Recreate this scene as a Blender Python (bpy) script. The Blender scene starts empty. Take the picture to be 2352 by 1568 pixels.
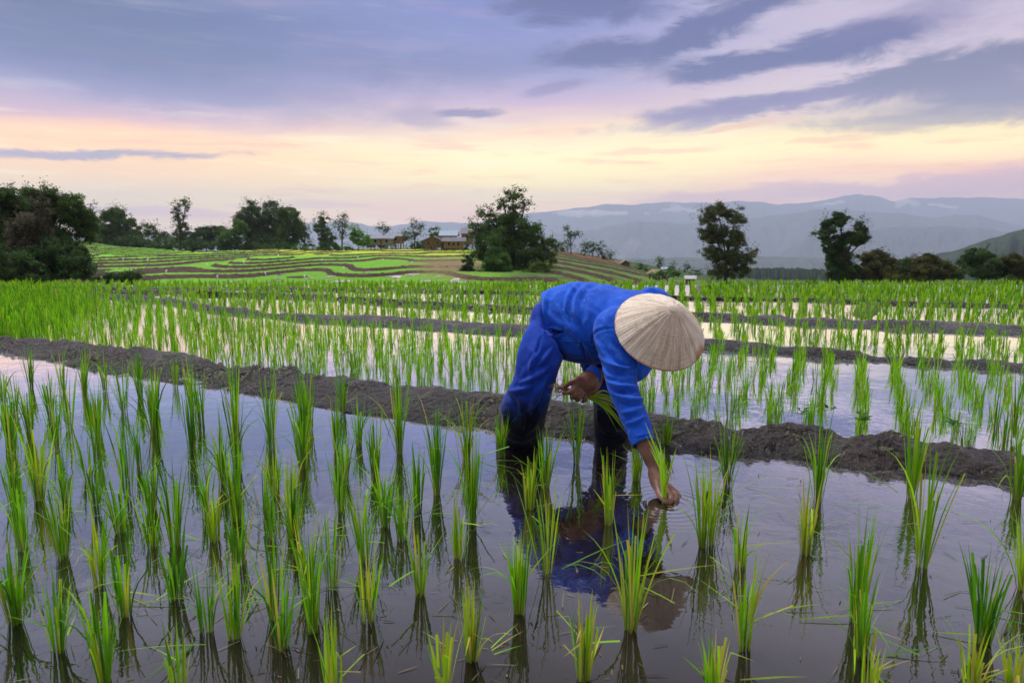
import bpy, bmesh, math, random
import numpy as np
from mathutils import Vector, Matrix, noise as mnoise
from mathutils.bvhtree import BVHTree

R = math.radians
S = bpy.context.scene
COL = S.collection
rng = np.random.default_rng(7)
random.seed(7)

# ------------------------------------------------------------------ camera
W_, H_, F_ = 2352.0, 1568.0, 1568.0          # picture units used for measuring
CAMZ = 0.84
VH = 555.0
PITCH = math.atan((H_/2-VH)/F_)
CP_, SP_ = math.cos(PITCH), math.sin(PITCH)

def ray(u, v):
    x = (u-W_/2)/F_; y = -(v-H_/2)/F_
    return np.array([x, CP_+y*SP_, -SP_+y*CP_])
def P(u, v, Y):
    d = ray(u, v); t = Y/d[1]
    return np.array([d[0]*t, Y, CAMZ+d[2]*t])
def G(u, v, z=0.0):
    d = ray(u, v); t = (z-CAMZ)/d[2]
    return np.array([d[0]*t, d[1]*t, z])
def proj(p):
    p = np.asarray(p, float)
    x = p[..., 0]; y = p[..., 1]; z = p[..., 2]-CAMZ
    f = y*CP_ - z*SP_; up = y*SP_ + z*CP_
    return W_/2+F_*x/f, H_/2-F_*up/f

cam_d = bpy.data.cameras.new('camera'); cam = bpy.data.objects.new('camera', cam_d); COL.objects.link(cam)
cam.location = (0, 0, CAMZ); cam.rotation_euler = (math.pi/2-PITCH, 0, 0)
cam_d.lens = 24; cam_d.sensor_width = 36; cam_d.clip_start = 0.05; cam_d.clip_end = 60000
cam_d.dof.use_dof = True; cam_d.dof.focus_distance = 2.5; cam_d.dof.aperture_fstop = 6.3
S.camera = cam
S.view_settings.view_transform = 'Standard'; S.view_settings.look = 'None'
S.view_settings.gamma = 1; S.view_settings.exposure = 0.22
S.cycles.max_bounces = 6; S.cycles.diffuse_bounces = 3; S.cycles.glossy_bounces = 3
S.cycles.transmission_bounces = 3; S.cycles.volume_bounces = 2; S.cycles.transparent_max_bounces = 6

# ------------------------------------------------------------------ helpers
def lin(c):
    return tuple(((x/255)/12.92 if x <= 10 else ((x/255+0.055)/1.055)**2.4) for x in c)

def tag(o, label=None, cat=None, group=None, kind=None):
    if label: o['label'] = label
    if cat: o['category'] = cat
    if group: o['group'] = group
    if kind: o['kind'] = kind
    return o

def mesh_np(name, V, Fq, col=None, smooth=True, uv=None):
    V = np.asarray(V, np.float32); Fq = np.asarray(Fq, np.int32)
    me = bpy.data.meshes.new(name)
    me.vertices.add(len(V)); me.vertices.foreach_set('co', V.ravel())
    k = Fq.shape[1]
    me.loops.add(Fq.size); me.loops.foreach_set('vertex_index', Fq.ravel())
    me.polygons.add(len(Fq)); me.polygons.foreach_set('loop_start', np.arange(0, Fq.size, k, dtype=np.int32))
    me.polygons.foreach_set('loop_total', np.full(len(Fq), k, np.int32))
    me.polygons.foreach_set('use_smooth', np.full(len(Fq), smooth, bool))
    if col is not None:
        c = np.ones((len(V), 4), np.float32); c[:, :3] = col
        a = me.color_attributes.new('tint', 'FLOAT_COLOR', 'POINT'); a.data.foreach_set('color', c.ravel())
    me.update(calc_edges=True); me.validate()
    return me

def link(name, me, mat=None, parent=None, loc=None):
    o = bpy.data.objects.new(name, me)
    if mat is not None and me is not None:
        me.materials.clear(); me.materials.append(mat)
    COL.objects.link(o)
    if parent is not None:
        o.parent = parent
    if loc is not None: o.location = loc
    return o

def empty(name, loc=(0, 0, 0)):
    o = bpy.data.objects.new(name, None); COL.objects.link(o); o.location = loc
    o.empty_display_size = 0.1
    return o

class MB:
    """collects polygons of one part"""
    def __init__(s): s.v = []; s.f = []
    def add(s, vs, fs):
        n = len(s.v); s.v += [tuple(map(float, a)) for a in vs]; s.f += [tuple(i+n for i in f) for f in fs]
    def box(s, c, size, rot=None):
        c = np.array(c, float); h = np.array(size, float)/2
        vs = [np.array([x, y, z])*h for x in (-1, 1) for y in (-1, 1) for z in (-1, 1)]
        if rot is not None:
            M = np.array(Matrix.Rotation(rot, 3, 'Z')); vs = [M@a for a in vs]
        s.add([c+a for a in vs], [(0, 1, 3, 2), (4, 6, 7, 5), (0, 4, 5, 1), (2, 3, 7, 6), (0, 2, 6, 4), (1, 5, 7, 3)])
    def tube(s, pts, rad, n=8, caps=True):
        pts = [np.array(p, float) for p in pts]
        if not hasattr(rad, '__len__'): rad = [rad]*len(pts)
        rings = []
        up = np.array([0.13, 0.31, 0.94])
        for i, p in enumerate(pts):
            a = pts[max(i-1, 0)]; b = pts[min(i+1, len(pts)-1)]
            t = b-a; t = t/(np.linalg.norm(t)+1e-9)
            x = np.cross(t, up)
            if np.linalg.norm(x) < 0.1: x = np.cross(t, [1, 0, 0])
            x /= np.linalg.norm(x); y = np.cross(t, x)
            rings.append([p+rad[i]*(math.cos(2*math.pi*k/n)*x+math.sin(2*math.pi*k/n)*y) for k in range(n)])
        vs = [q for r in rings for q in r]; fs = []
        for i in range(len(rings)-1):
            for k in range(n):
                fs.append((i*n+k, i*n+(k+1) % n, (i+1)*n+(k+1) % n, (i+1)*n+k))
        if caps:
            fs.append(tuple(range(n-1, -1, -1))); fs.append(tuple((len(rings)-1)*n+k for k in range(n)))
        s.add(vs, fs)
    def mesh(s, name, smooth=False):
        me = bpy.data.meshes.new(name); me.from_pydata(s.v, [], s.f)
        if smooth: me.polygons.foreach_set('use_smooth', [True]*len(me.polygons))
        me.update(); return me
    def build(s, name, mat, parent=None, smooth=False):
        return link(name, s.mesh(name, smooth), mat, parent)

# ------------------------------------------------------------------ node helpers
class NT:
    def __init__(s, nt): s.nt = nt; s.L = nt.links
    def n(s, typ, **kw):
        nd = s.nt.nodes.new(typ)
        for k, v in kw.items():
            if k.startswith('_'): setattr(nd, k[1:], v)
        for k, v in kw.items():
            if k.startswith('_'): continue
            key = int(k[1:]) if k[0] == 'i' and k[1:].isdigit() else k.replace('_', ' ')
            s.set(nd.inputs[key], v)
        return nd
    def set(s, inp, v):
        if isinstance(v, bpy.types.NodeSocket): s.L.new(v, inp)
        else:
            try: inp.default_value = v
            except Exception: inp.default_value = tuple(v)+(1.0,) if hasattr(v, '__len__') and len(v) == 3 else v
    def math(s, op, a, b=None, c=None, clamp=False):
        nd = s.nt.nodes.new('ShaderNodeMath'); nd.operation = op; nd.use_clamp = clamp
        s.set(nd.inputs[0], a)
        if b is not None: s.set(nd.inputs[1], b)
        if c is not None: s.set(nd.inputs[2], c)
        return nd.outputs[0]
    def vmath(s, op, a, b=None, scale=None):
        nd = s.nt.nodes.new('ShaderNodeVectorMath'); nd.operation = op
        s.set(nd.inputs[0], a)
        if b is not None: s.set(nd.inputs[1], b)
        if scale is not None: s.set(nd.inputs['Scale'], scale)
        return nd.outputs['Value'] if op in ('LENGTH', 'DISTANCE', 'DOT_PRODUCT') else nd.outputs[0]
    def noise(s, vec, scale, detail=4, rough=0.5, dist=0.0, w=None):
        nd = s.nt.nodes.new('ShaderNodeTexNoise')
        if vec is not None: s.set(nd.inputs['Vector'], vec)
        s.set(nd.inputs['Scale'], scale); nd.inputs['Detail'].default_value = detail
        nd.inputs['Roughness'].default_value = rough; nd.inputs['Distortion'].default_value = dist
        return nd
    def ramp(s, fac, stops, interp='LINEAR'):
        nd = s.nt.nodes.new('ShaderNodeValToRGB'); cr = nd.color_ramp; cr.interpolation = interp
        while len(cr.elements) < len(stops): cr.elements.new(0.5)
        for e, (p, c) in zip(cr.elements, stops):
            e.position = p
            e.color = tuple(c)+(1,) if hasattr(c, '__len__') else (c, c, c, 1)
        s.set(nd.inputs[0], fac); return nd.outputs[0]
    def mix(s, fac, a, b, blend='MIX'):
        nd = s.nt.nodes.new('ShaderNodeMix'); nd.data_type = 'RGBA'; nd.blend_type = blend
        s.set(nd.inputs[0], fac)
        for i, v in ((6, a), (7, b)):
            if not isinstance(v, bpy.types.NodeSocket): v = tuple(v)[:3]+(1.0,)
            s.set(nd.inputs[i], v)
        return nd.outputs[2]
    def maprange(s, v, a, b, c=0.0, d=1.0, typ='SMOOTHSTEP'):
        nd = s.nt.nodes.new('ShaderNodeMapRange'); nd.interpolation_type = typ
        s.set(nd.inputs[0], v)
        for i, x in zip((1, 2, 3, 4), (a, b, c, d)): s.set(nd.inputs[i], x)
        return nd.outputs[0]
    def bump(s, h, strength=0.5, dist=0.01, normal=None):
        nd = s.nt.nodes.new('ShaderNodeBump'); s.set(nd.inputs['Height'], h)
        s.set(nd.inputs['Strength'], strength); s.set(nd.inputs['Distance'], dist)
        if normal is not None: s.set(nd.inputs['Normal'], normal)
        return nd.outputs[0]

def material(name, rough=0.7, color=(0.5, 0.5, 0.5), spec=0.5):
    m = bpy.data.materials.new(name); m.use_nodes = True
    t = NT(m.node_tree); b = m.node_tree.nodes['Principled BSDF']
    b.inputs['Base Color'].default_value = tuple(color)+(1,); b.inputs['Roughness'].default_value = rough
    b.inputs['Specular IOR Level'].default_value = spec
    return m, t, b

def mottled(name, c1, c2, scale=5, rough=0.8, bump=0.3, bdist=0.02, spec=0.3, detail=6):
    m, t, b = material(name, rough, c1, spec)
    tc = t.n('ShaderNodeTexCoord').outputs['Object']
    n = t.noise(tc, scale, detail, 0.6)
    t.set(b.inputs['Base Color'], t.mix(t.maprange(n.outputs[0], 0.35, 0.65), c1, c2))
    if bump: t.set(b.inputs['Normal'], t.bump(t.noise(tc, scale*3, detail, 0.65).outputs[0], bump, bdist))
    return m

def fbm(x, y, seed=0.0, oct=4, lac=2.0, gain=0.5):
    """cheap vectorised value noise"""
    x = np.asarray(x, float); y = np.asarray(y, float)
    out = np.zeros(np.broadcast(x, y).shape); a = 1.0; tot = 0
    def h(i, j, s): 
        r = np.sin(i*127.1+j*311.7+s*74.7)*43758.5453
        return r-np.floor(r)
    for o in range(oct):
        xi = np.floor(x); yi = np.floor(y); fx = x-xi; fy = y-yi
        fx = fx*fx*(3-2*fx); fy = fy*fy*(3-2*fy); s = seed+o*13.7
        n = (h(xi, yi, s)*(1-fx)+h(xi+1, yi, s)*fx)*(1-fy)+(h(xi, yi+1, s)*(1-fx)+h(xi+1, yi+1, s)*fx)*fy
        out += a*(n*2-1); tot += a; a *= gain; x = x*lac; y = y*lac
    return out/tot
def sstep(a, b, x):
    t = np.clip((np.asarray(x, float)-a)/(b-a), 0, 1); return t*t*(3-2*t)
# ------------------------------------------------------------------ sky and light
def azel(u, v):
    d = ray(u, v); return math.degrees(math.atan2(d[0], d[1])), math.degrees(math.atan2(d[2], math.hypot(d[0], d[1])))

w = bpy.data.worlds.new('World'); S.world = w; w.use_nodes = True
t = NT(w.node_tree); w.node_tree.nodes.clear()
SUN_AZ, SUN_EL = R(-38), R(60)
sky = t.n('ShaderNodeTexSky'); sky.sky_type = 'NISHITA'; sky.sun_disc = False
sky.sun_elevation = SUN_EL; sky.sun_rotation = SUN_AZ; sky.altitude = 1000
bg0 = t.n('ShaderNodeBackground', Color=sky.outputs[0], Strength=0.05)
dirv = t.n('ShaderNodeTexCoord').outputs['Generated']
sep = t.n('ShaderNodeSeparateXYZ', Vector=dirv)
DEG = 57.29578
el = t.math('MULTIPLY', t.math('ARCSINE', sep.outputs[2]), DEG)
az = t.math('MULTIPLY', t.math('ARCTAN2', sep.outputs[0], sep.outputs[1]), DEG)
ae = t.n('ShaderNodeCombineXYZ', X=az, Y=el).outputs[0]
# slow wobble of the bands
str1 = t.noise(t.vmath('MULTIPLY', ae, (0.045, 0.22, 1)), 1.0, 5, 0.55, 0.3).outputs[0]
str2 = t.noise(t.vmath('MULTIPLY', ae, (0.10, 0.9, 1)), 1.0, 5, 0.6, 0.2).outputs[0]
elw = t.math('ADD', el, t.math('MULTIPLY', t.math('SUBTRACT', str1, 0.5), 5.0))
def skyramp(u0, stops, top):
    st = []
    for v_, c in stops:
        st.append((azel(u0, v_)[1], lin(c)))
    st.sort(key=lambda a: a[0])
    st += top
    fac = t.math('DIVIDE', t.math('ADD', elw, 4.0), 94.0)
    return t.ramp(fac, [(min(max((e+4)/94, 0), 1), c) for e, c in st])
TOP = [(20.5, (.37, .39, .58)), (25, (.57, .59, .77)), (36, (.84, .85, .96)), (90, (1.0, 1.0, 1.05))]
TOPR = [(20.5, (.48, .47, .60)), (25, (.62, .62, .76)), (36, (.84, .84, .94)), (90, (1.0, 1.0, 1.05))]
cL = skyramp(150, [(640, (225, 180, 190)), (560, (232, 190, 192)), (500, (244, 215, 190)), (440, (255, 234, 178)), (380, (246, 212, 180)), (305, (255, 216, 188)),
    (262, (196, 164, 190)), (200, (150, 146, 186)), (110, (95, 112, 162)), (0, (68, 90, 142))], TOP)
cC = skyramp(1176, [(640, (232, 180, 200)), (560, (236, 190, 205)), (490, (246, 212, 208)), (430, (255, 244, 196)), (350, (255, 252, 222)), (300, (255, 230, 206)),
    (245, (212, 184, 206)), (150, (152, 158, 206)), (0, (128, 140, 200))], TOP)
cR = skyramp(2200, [(640, (225, 170, 195)), (520, (232, 178, 200)), (445, (240, 196, 206)), (400, (255, 220, 210)), (345, (255, 248, 214)), (290, (250, 236, 200)),
    (240, (222, 206, 200)), (130, (230, 212, 222)), (0, (212, 200, 220))], TOPR)
base = t.mix(t.maprange(az, -30, 4), cL, cC)
base = t.mix(t.maprange(az, 2, 26), base, cR)
# fine streaks, brighter low down
lowm = t.maprange(el, 11.0, 6.0, .18, 1.0)
base = t.mix(t.math('MULTIPLY', lowm, t.math('MULTIPLY', t.maprange(str2, 0.5, 0.70), 0.62)), base, lin((238, 186, 178)))
base = t.mix(t.math('MULTIPLY', lowm, t.math('MULTIPLY', t.maprange(str2, 0.47, 0.30), 0.60)), base, lin((255, 250, 232)))
big = t.noise(t.vmath('MULTIPLY', ae, (0.05, 0.16, 1)), 1.0, 8, 0.62, 0.6).outputs[0]
base = t.mix(t.math('MULTIPLY', t.maprange(el, 8, 13), t.maprange(big, .50, .70, 0, .55)), base, lin((88, 98, 150)))
base = t.mix(t.math('MULTIPLY', t.maprange(el, 8, 13), t.math('MULTIPLY', t.maprange(az, -20, 15), t.maprange(big, .46, .30, 0, .55))), base, lin((232, 214, 226)))
# individual clouds: centre u v, half sizes, tilt deg, strength, colour
nz = t.noise(t.vmath('MULTIPLY', ae, (0.16, 0.5, 1)), 1.0, 9, 0.68, 0.5)
nzv = t.vmath('SCALE', t.vmath('SUBTRACT', nz.outputs['Color'], (0.5, 0.5, 0.5)), scale=3.3)
BL = (78, 88, 142); PU = (114, 108, 156); GR = (108, 110, 142); PK = (198, 162, 192); PE = (236, 196, 178)
clouds = [(1330, 14, 220, 34, 0, .8, BL), (1370, 124, 130, 30, 6, .85, BL), (1560, 92, 150, 36, 18, .85, BL), (1700, 30, 130, 34, 12, .8, BL),
 (1700, 148, 210, 26, 4, .85, BL), (1945, 104, 180, 34, 5, .9, BL), (1860, 225, 400, 26, 6, .75, PU), (1660, 245, 200, 20, 3, .6, PU), (2217, 158, 230, 40, 6, .85, GR),
 (2320, 205, 200, 40, 0, .8, GR), (2200, 262, 260, 26, 0, .6, GR), (1270, 206, 90, 14, 8, .5, PU), (1073, 261, 75, 10, 0, .75, PU),
 (965, 266, 80, 24, -5, .4, PU), (190, 354, 280, 9, 3, .75, PU), (577, 332, 110, 5, 1, .6, PE), (1700, 290, 110, 5, 6, .6, PE),
 (1900, 322, 90, 7, 2, .5, PE), (1500, 345, 130, 8, 2, .45, PE), (2150, 425, 330, 24, 3, .7, PK), (1700, 450, 260, 16, 3, .55, PK), (2330, 410, 160, 30, 0, .6, PK),
 (2080, 50, 150, 30, 6, .4, PU), (1050, 150, 420, 40, 3, .25, BL), (300, 180, 500, 50, -4, .3, BL), (120, 40, 400, 60, -8, .45, (72, 90, 135)), (350, 485, 200, 10, 0, .5, PK), (700, 470, 160, 9, 0, .4, PK)]
colr = base
for (u_, v_, ru, rv, an, stg, cc) in clouds:
    a0, e0 = azel(u_, v_); k = 0.0345
    mp = t.nt.nodes.new('ShaderNodeMapping'); mp.vector_type = 'TEXTURE'
    t.set(mp.inputs['Vector'], t.vmath('ADD', ae, t.vmath('MULTIPLY', nzv, (ru*k*0.55, max(rv*k, 0.45)*0.9, 0))))
    mp.inputs['Location'].default_value = (a0, e0, 0); mp.inputs['Rotation'].default_value = (0, 0, R(an))
    mp.inputs['Scale'].default_value = (ru*k*1.15, rv*k*1.25, 1)
    m_ = t.maprange(t.vmath('LENGTH', mp.outputs[0]), 1.15, 0.42, 0, min(1.0, stg*1.2))
    colr = t.mix(m_, colr, lin(cc))
colr = t.vmath('SCALE', colr, scale=t.math('MULTIPLY', t.maprange(el, 13.5, 2.5, .92, 2.15), t.maprange(t.math('ADD', sep.outputs[1], t.math('MULTIPLY', sep.outputs[2], .9)), .25, -.35, 1.0, .34)))
colr = t.vmath('MULTIPLY', colr, t.mix(t.maprange(el, 12.5, 5.0), (1, 1, 1), (1.14, 1.02, .62)))
hs_ = t.nt.nodes.new('ShaderNodeHueSaturation'); hs_.inputs['Saturation'].default_value = 1.22; t.set(hs_.inputs['Color'], colr); colr = hs_.outputs[0]
bg1 = t.n('ShaderNodeBackground', Color=colr, Strength=1.0)
mx = t.n('ShaderNodeMixShader', i0=0.93, i1=bg0.outputs[0], i2=bg1.outputs[0])
out = t.n('ShaderNodeOutputWorld', Surface=mx.outputs[0])

sun_d = bpy.data.lights.new('sun', 'SUN'); sun = bpy.data.objects.new('sun', sun_d); COL.objects.link(sun)
sun_d.energy = 2.8; sun_d.angle = R(14); sun_d.color = (1.0, 0.93, 0.84)
sd = Vector((math.sin(SUN_AZ)*math.cos(SUN_EL), math.cos(SUN_AZ)*math.cos(SUN_EL), math.sin(SUN_EL)))
sun.rotation_euler = sd.to_track_quat('Z', 'Y').to_euler()
# ------------------------------------------------------------------ paddies: water levels and mud banks
LEV = [0.0, -0.03, -0.08, -0.15, -0.25]
# banks: front waterline points (u,v), back edge points (u,v); level in front, level behind
BANKS = [
 dict(front=[(-120, 793), (21, 810), (94, 829), (243, 861), (347, 874), (434, 885), (521, 899), (608, 914), (694, 930), (799, 951), (942, 967), (1050, 978), (1131, 994), (1240, 1003), (1349, 1010), (1440, 1026),
   (1531, 1040), (1615, 1043), (1728, 1059), (1829, 1061), (1938, 1076), (1988, 1086), (2064, 1076), (2157, 1092), (2283, 1107), (2352, 1124), (2480, 1145)],
   crest=[(-120, 768), (35, 770), (115, 776), (208, 784), (295, 796), (361, 803), (448, 809), (486, 822), (625, 842), (764, 852), (847, 868), (888, 875), (977, 883), (1077, 897), (1144, 905), (1260, 912), (1400, 926),
   (1533, 941), (1655, 960), (1724, 969), (1829, 970), (1888, 974), (1933, 984), (2020, 1000), (2055, 997), (2142, 1009), (2281, 1023), (2352, 1030), (2480, 1042)], h=0.085, z0=LEV[0], z1=LEV[1], name='A'),
 dict(front=[(-120, 678), (100, 679), (300, 689), (399, 699), (458, 712), (590, 729), (726, 741), (888, 753), (996, 762), (1104, 768), (1198, 773), (1400, 786), (1623, 805), (1846, 817), (1985, 830), (2125, 842), (2352, 858), (2480, 866)],
   crest=[(-120, 668), (100, 669), (300, 677), (399, 684), (458, 697), (590, 710), (726, 720), (888, 723), (996, 730), (1104, 740), (1212, 745), (1400, 762), (1623, 776), (1742, 783), (1881, 796), (2072, 810), (2177, 817), (2352, 824), (2480, 830)], h=0.065, z0=LEV[1], z1=LEV[2]),
 dict(front=[(-120, 665), (300, 672), (590, 680), (753, 687), (861, 695), (969, 702), (1090, 709), (1212, 715), (1400, 722), (1623, 731), (1846, 749), (2055, 759), (2194, 766), (2352, 770), (2480, 775)],
   crest=[(-120, 659), (300, 664), (590, 670), (753, 676), (861, 684), (969, 690), (1090, 697), (1212, 702), (1400, 708), (1623, 716), (1846, 724), (2055, 732), (2229, 739), (2352, 744), (2480, 750)], h=0.07, z0=LEV[2], z1=LEV[3]),
 dict(front=[(-120, 660), (600, 664), (996, 669), (1239, 675), (1637, 688), (1846, 690), (1968, 694), (2055, 699), (2352, 706), (2480, 710)],
   crest=[(-120, 656), (600, 659), (996, 663), (1239, 667), (1637, 680), (1846, 682), (1968, 686), (2055, 690), (2352, 696), (2480, 700)], h=0.06, z0=LEV[3], z1=LEV[4]),
]
def resample(pts, n):
    pts = np.asarray(pts, float); s = np.r_[0, np.cumsum(np.linalg.norm(np.diff(pts[:, :2], axis=0), axis=1))]
    q = np.linspace(0, s[-1], n)
    return np.stack([np.interp(q, s, pts[:, k]) for k in range(pts.shape[1])], 1)
def smooth_line(p, it=6):
    p = p.copy()
    for _ in range(it): p[1:-1] = .25*p[:-2]+.5*p[1:-1]+.25*p[2:]
    return p

for b in BANKS:
    for kk_ in ('front', 'crest'):
        L_ = b[kk_]; (x0, y0), (x1, y1) = L_[0], L_[2]; (x2, y2), (x3, y3) = L_[-3], L_[-1]
        sl0 = max((y1-y0)/(x1-x0), .03); sl1 = max((y3-y2)/(x3-x2), .01)
        b[kk_] = [(x0-380, y0-380*sl0*.5)]+L_+[(x3+420, y3+420*sl1)]
    f = np.array([G(u, v, b['z0']) for u, v in b['front']]); c = np.array([G(u, v, b['z0']+b['h']) for u, v in b['crest']])
    b['F'] = f; b['C'] = c

# mud material
mud, t, bs = material('wet_mud', 0.42, (0.06, 0.05, 0.05), 0.5)
tc = t.n('ShaderNodeNewGeometry').outputs['Position']
n1 = t.noise(tc, 5, 6, 0.6).outputs[0]; n2 = t.noise(tc, 26, 6, 0.7).outputs[0]
c = t.mix(t.maprange(n1, .35, .65), (0.012, 0.0080, 0.0076), (0.034, 0.0225, 0.0205))
c = t.mix(t.maprange(n2, .52, .75), c, (0.006, 0.005, 0.006))
c = t.mix(t.math('MULTIPLY', t.maprange(t.noise(tc, 3.1, 5, .7).outputs[0], .56, .66), t.maprange(n2, .42, .6)), c, (0.09, 0.12, 0.03))
zz_ = t.n('ShaderNodeSeparateXYZ', Vector=tc).outputs[2]
soak = t.maprange(t.math('ADD', zz_, t.math('MULTIPLY', n1, .03)), .045, .015)
c = t.mix(t.math('MULTIPLY', soak, .6), c, (0.004, 0.003, 0.003))
t.set(bs.inputs['Base Color'], c)
t.set(bs.inputs['Roughness'], t.math('SUBTRACT', t.maprange(n2, .3, .7, .20, .60), t.math('MULTIPLY', soak, .12)))
vor = t.n('ShaderNodeTexVoronoi', Vector=t.vmath('ADD', tc, t.vmath('SCALE', t.noise(tc, 12, 4).outputs['Color'], scale=.08)), Scale=34.0)
hh = t.math('ADD', t.math('MULTIPLY', n2, 1.4), t.math('ADD', t.math('MULTIPLY', n1, 1.2), t.math('MULTIPLY', vor.outputs[0], .8)))
t.set(bs.inputs['Normal'], t.bump(hh, 1.0, 0.026))

bankC = []
for bi, b in enumerate(BANKS):
    n = [1500, 900, 700, 500][bi]
    f = smooth_line(resample(b['F'], n), 5)
    # crest sampled at matching picture columns
    uf = proj(f)[0]; uc = np.array([u for u, v in b['crest']], float)
    cidx = np.stack([np.interp(uf, uc, b['C'][:, k]) for k in range(3)], 1)
    cidx = smooth_line(cidx, 5)
    bankC.append(cidx)
    dirn = cidx-f; dirn[:, 2] = 0
    L = np.linalg.norm(dirn, axis=1)
    nrm = dirn/L[:, None]
    wcrest = 0.12 if bi == 0 else 0.10
    sec = []
    m = 34 if bi == 0 else 16
    s = np.linspace(-0.12, 1.0, m)
    rows = []
    wid = L+wcrest
    h = b['h']
    for k, q in enumerate(np.linspace(0, 1, m)):
        # q 0 in front water, 1 in back water
        dist = -0.10+q*(wid+0.26)
        x = dist/ (L)          # 0 at waterline, 1 at crest
        prof = np.where(x < 0, x*L*2.2, h*(1-(1-np.clip(x, 0, 1))**2.1))
        back = np.clip((dist-L)/wcrest, 0, 3)
        drop = (h+b['z0']-b['z1']+0.03)
        prof = prof-np.where(dist > L, drop*np.clip(back, 0, 1.6)**1.7, 0)
        pt = f+nrm*dist[:, None]
        pt[:, 2] = b['z0']+prof
        rows.append(pt)
    V = np.stack(rows, 1).reshape(-1, 3)
    X, Y = V[:, 0], V[:, 1]
    amp = h*(0.66 if bi == 0 else .5)*(.22+.78*sstep(0, h*.7, V[:, 2]-b['z0']))
    sc = 1.0 if bi == 0 else 0.7
    amp = amp*(.35+1.0*sstep(-.35, .45, fbm(X*1.7, Y*1.7, 41, 2)))
    dz = fbm(X*6*sc, Y*6*sc, 3+bi, 5, 2.1, .58)*amp*1.2+fbm(X*20*sc, Y*20*sc, 9+bi, 3)*amp*.20
    # clods: ridged
    rd = (1-np.abs(fbm(X*14, Y*14, 31+bi, 3)))**3*amp*.4
    V[:, 2] += dz+rd-amp*.62
    V[:, 0] += fbm(X*17, Y*17, 5, 3)*.016; V[:, 1] += fbm(X*17, Y*17, 8, 3)*.022+fbm(X*2.3, Y*2.3, 18, 2)*.03
    idx = np.arange(n*m).reshape(n, m)
    Fq = np.stack([idx[:-1, :-1], idx[1:, :-1], idx[1:, 1:], idx[:-1, 1:]], -1).reshape(-1, 4)
    o = link('mud_bank', mesh_np('mud_bank', V, Fq), mud)
    tag(o, ['thick dark wet mud bank running diagonally just behind the farmer across the whole field',
            'second mud bank back, sloping thinner past the hat at the right',
            'third mud bank back, narrow dark line passing behind the hat',
            'farthest thin mud bank before the last band of rice'][bi], 'mud bank', 'mud banks between the paddies')
# cross bank joining the third and fourth banks
cb = []
Q = [(1978, 738, -.15), (1985, 727, -.15), (1992, 712, -.15), (2003, 700, -.15), (2014, 689, -.15), (2019, 684, -.15)]
cen = smooth_line(resample(np.array([G(u, v, z) for u, v, z in Q]), 60), 4)
rows = []
for k in np.linspace(-1, 1, 13):
    pt = cen.copy(); pt[:, 0] += k*.24; pt[:, 2] += .075*(1-abs(k)**2.2)-.035-.14*np.abs(np.linspace(-1, 1, 60))**6
    rows.append(pt)
V = np.stack(rows, 1).reshape(-1, 3); V[:, 2] += fbm(V[:, 0]*9, V[:, 1]*9, 2)*.02
idx = np.arange(60*13).reshape(60, 13)
mudg = mottled('grassy_mud', (0.035, 0.06, 0.012), (0.07, 0.12, 0.02), 14, .9, .8, .03)
o = link('mud_bank', mesh_np('mud_bank', V, np.stack([idx[:-1, :-1], idx[1:, :-1], idx[1:, 1:], idx[:-1, 1:]], -1).reshape(-1, 4)), mudg)
tag(o, 'short green grassy cross bank joining two mud banks right of the hat', 'mud bank', 'mud banks between the paddies')

# water
wat, t, bs = material('paddy_water', 0.015, (0.050, 0.036, 0.026), 0.5)
bs.inputs['IOR'].default_value = 2.6
pos = t.n('ShaderNodeNewGeometry').outputs['Position']
hand = G(1540, 1160, 0)
leg = G(1405, 1035, 0)
def rings(c, lam, rad):
    d = t.vmath('DISTANCE', pos, tuple(c))
    d = t.math('ADD', d, t.math('MULTIPLY', t.noise(pos, 7, 3).outputs[0], .06))
    wv = t.math('SINE', t.math('MULTIPLY', d, 2*math.pi/lam))
    return t.math('MULTIPLY', wv, t.maprange(d, rad, 0.02))
h = t.math('ADD', t.math('MULTIPLY', rings(hand, .031, .30), .00030), t.math('MULTIPLY', rings(leg, .03, .25), .00020))
h = t.math('ADD', h, t.math('MULTIPLY', t.noise(t.vmath('MULTIPLY', pos, (1, 1, 0)), 3.2, 3, .5).outputs[0], .0028))
h = t.math('ADD', h, t.math('MULTIPLY', t.noise(t.vmath('MULTIPLY', pos, (1, 1, 0)), 17, 3, .5).outputs[0], .0007))
h = t.math('ADD', h, t.math('MULTIPLY', t.math('MULTIPLY', t.noise(t.vmath('MULTIPLY', pos, (26, 40, 0)), 1, 3, .5).outputs[0], .0011),
     t.maprange(t.vmath('DISTANCE', pos, tuple(G(1900, 1140, 0))), .75, .1)))
nrm_ = t.bump(h, 1.0, 1.0)
murk = t.noise(t.vmath('MULTIPLY', pos, (1, 1, 0)), 2.2, 5, .6).outputs[0]
t.set(bs.inputs['Base Color'], t.mix(t.maprange(murk, .35, .65), (0.010, 0.0075, 0.006), (0.022, 0.016, 0.012)))
bs.inputs['Roughness'].default_value = .6; bs.inputs['Specular IOR Level'].default_value = 0.0
gl_ = t.n('ShaderNodeBsdfGlossy', Color=(.98, .98, 1.0), Roughness=.012); t.set(gl_.inputs['Normal'], nrm_)
fx_ = t.maprange(t.n('ShaderNodeLayerWeight', Blend=.5).outputs['Facing'], .36, .79, 0.0, 1.0, 'LINEAR')
fc = t.math('ADD', .04, t.math('MULTIPLY', .95, t.math('POWER', fx_, 1.9)))
mxw = t.n('ShaderNodeMixShader', i0=fc, i1=bs.outputs[0], i2=gl_.outputs[0])
t.set(wat.node_tree.nodes['Material Output'].inputs['Surface'], mxw.outputs[0])

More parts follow.
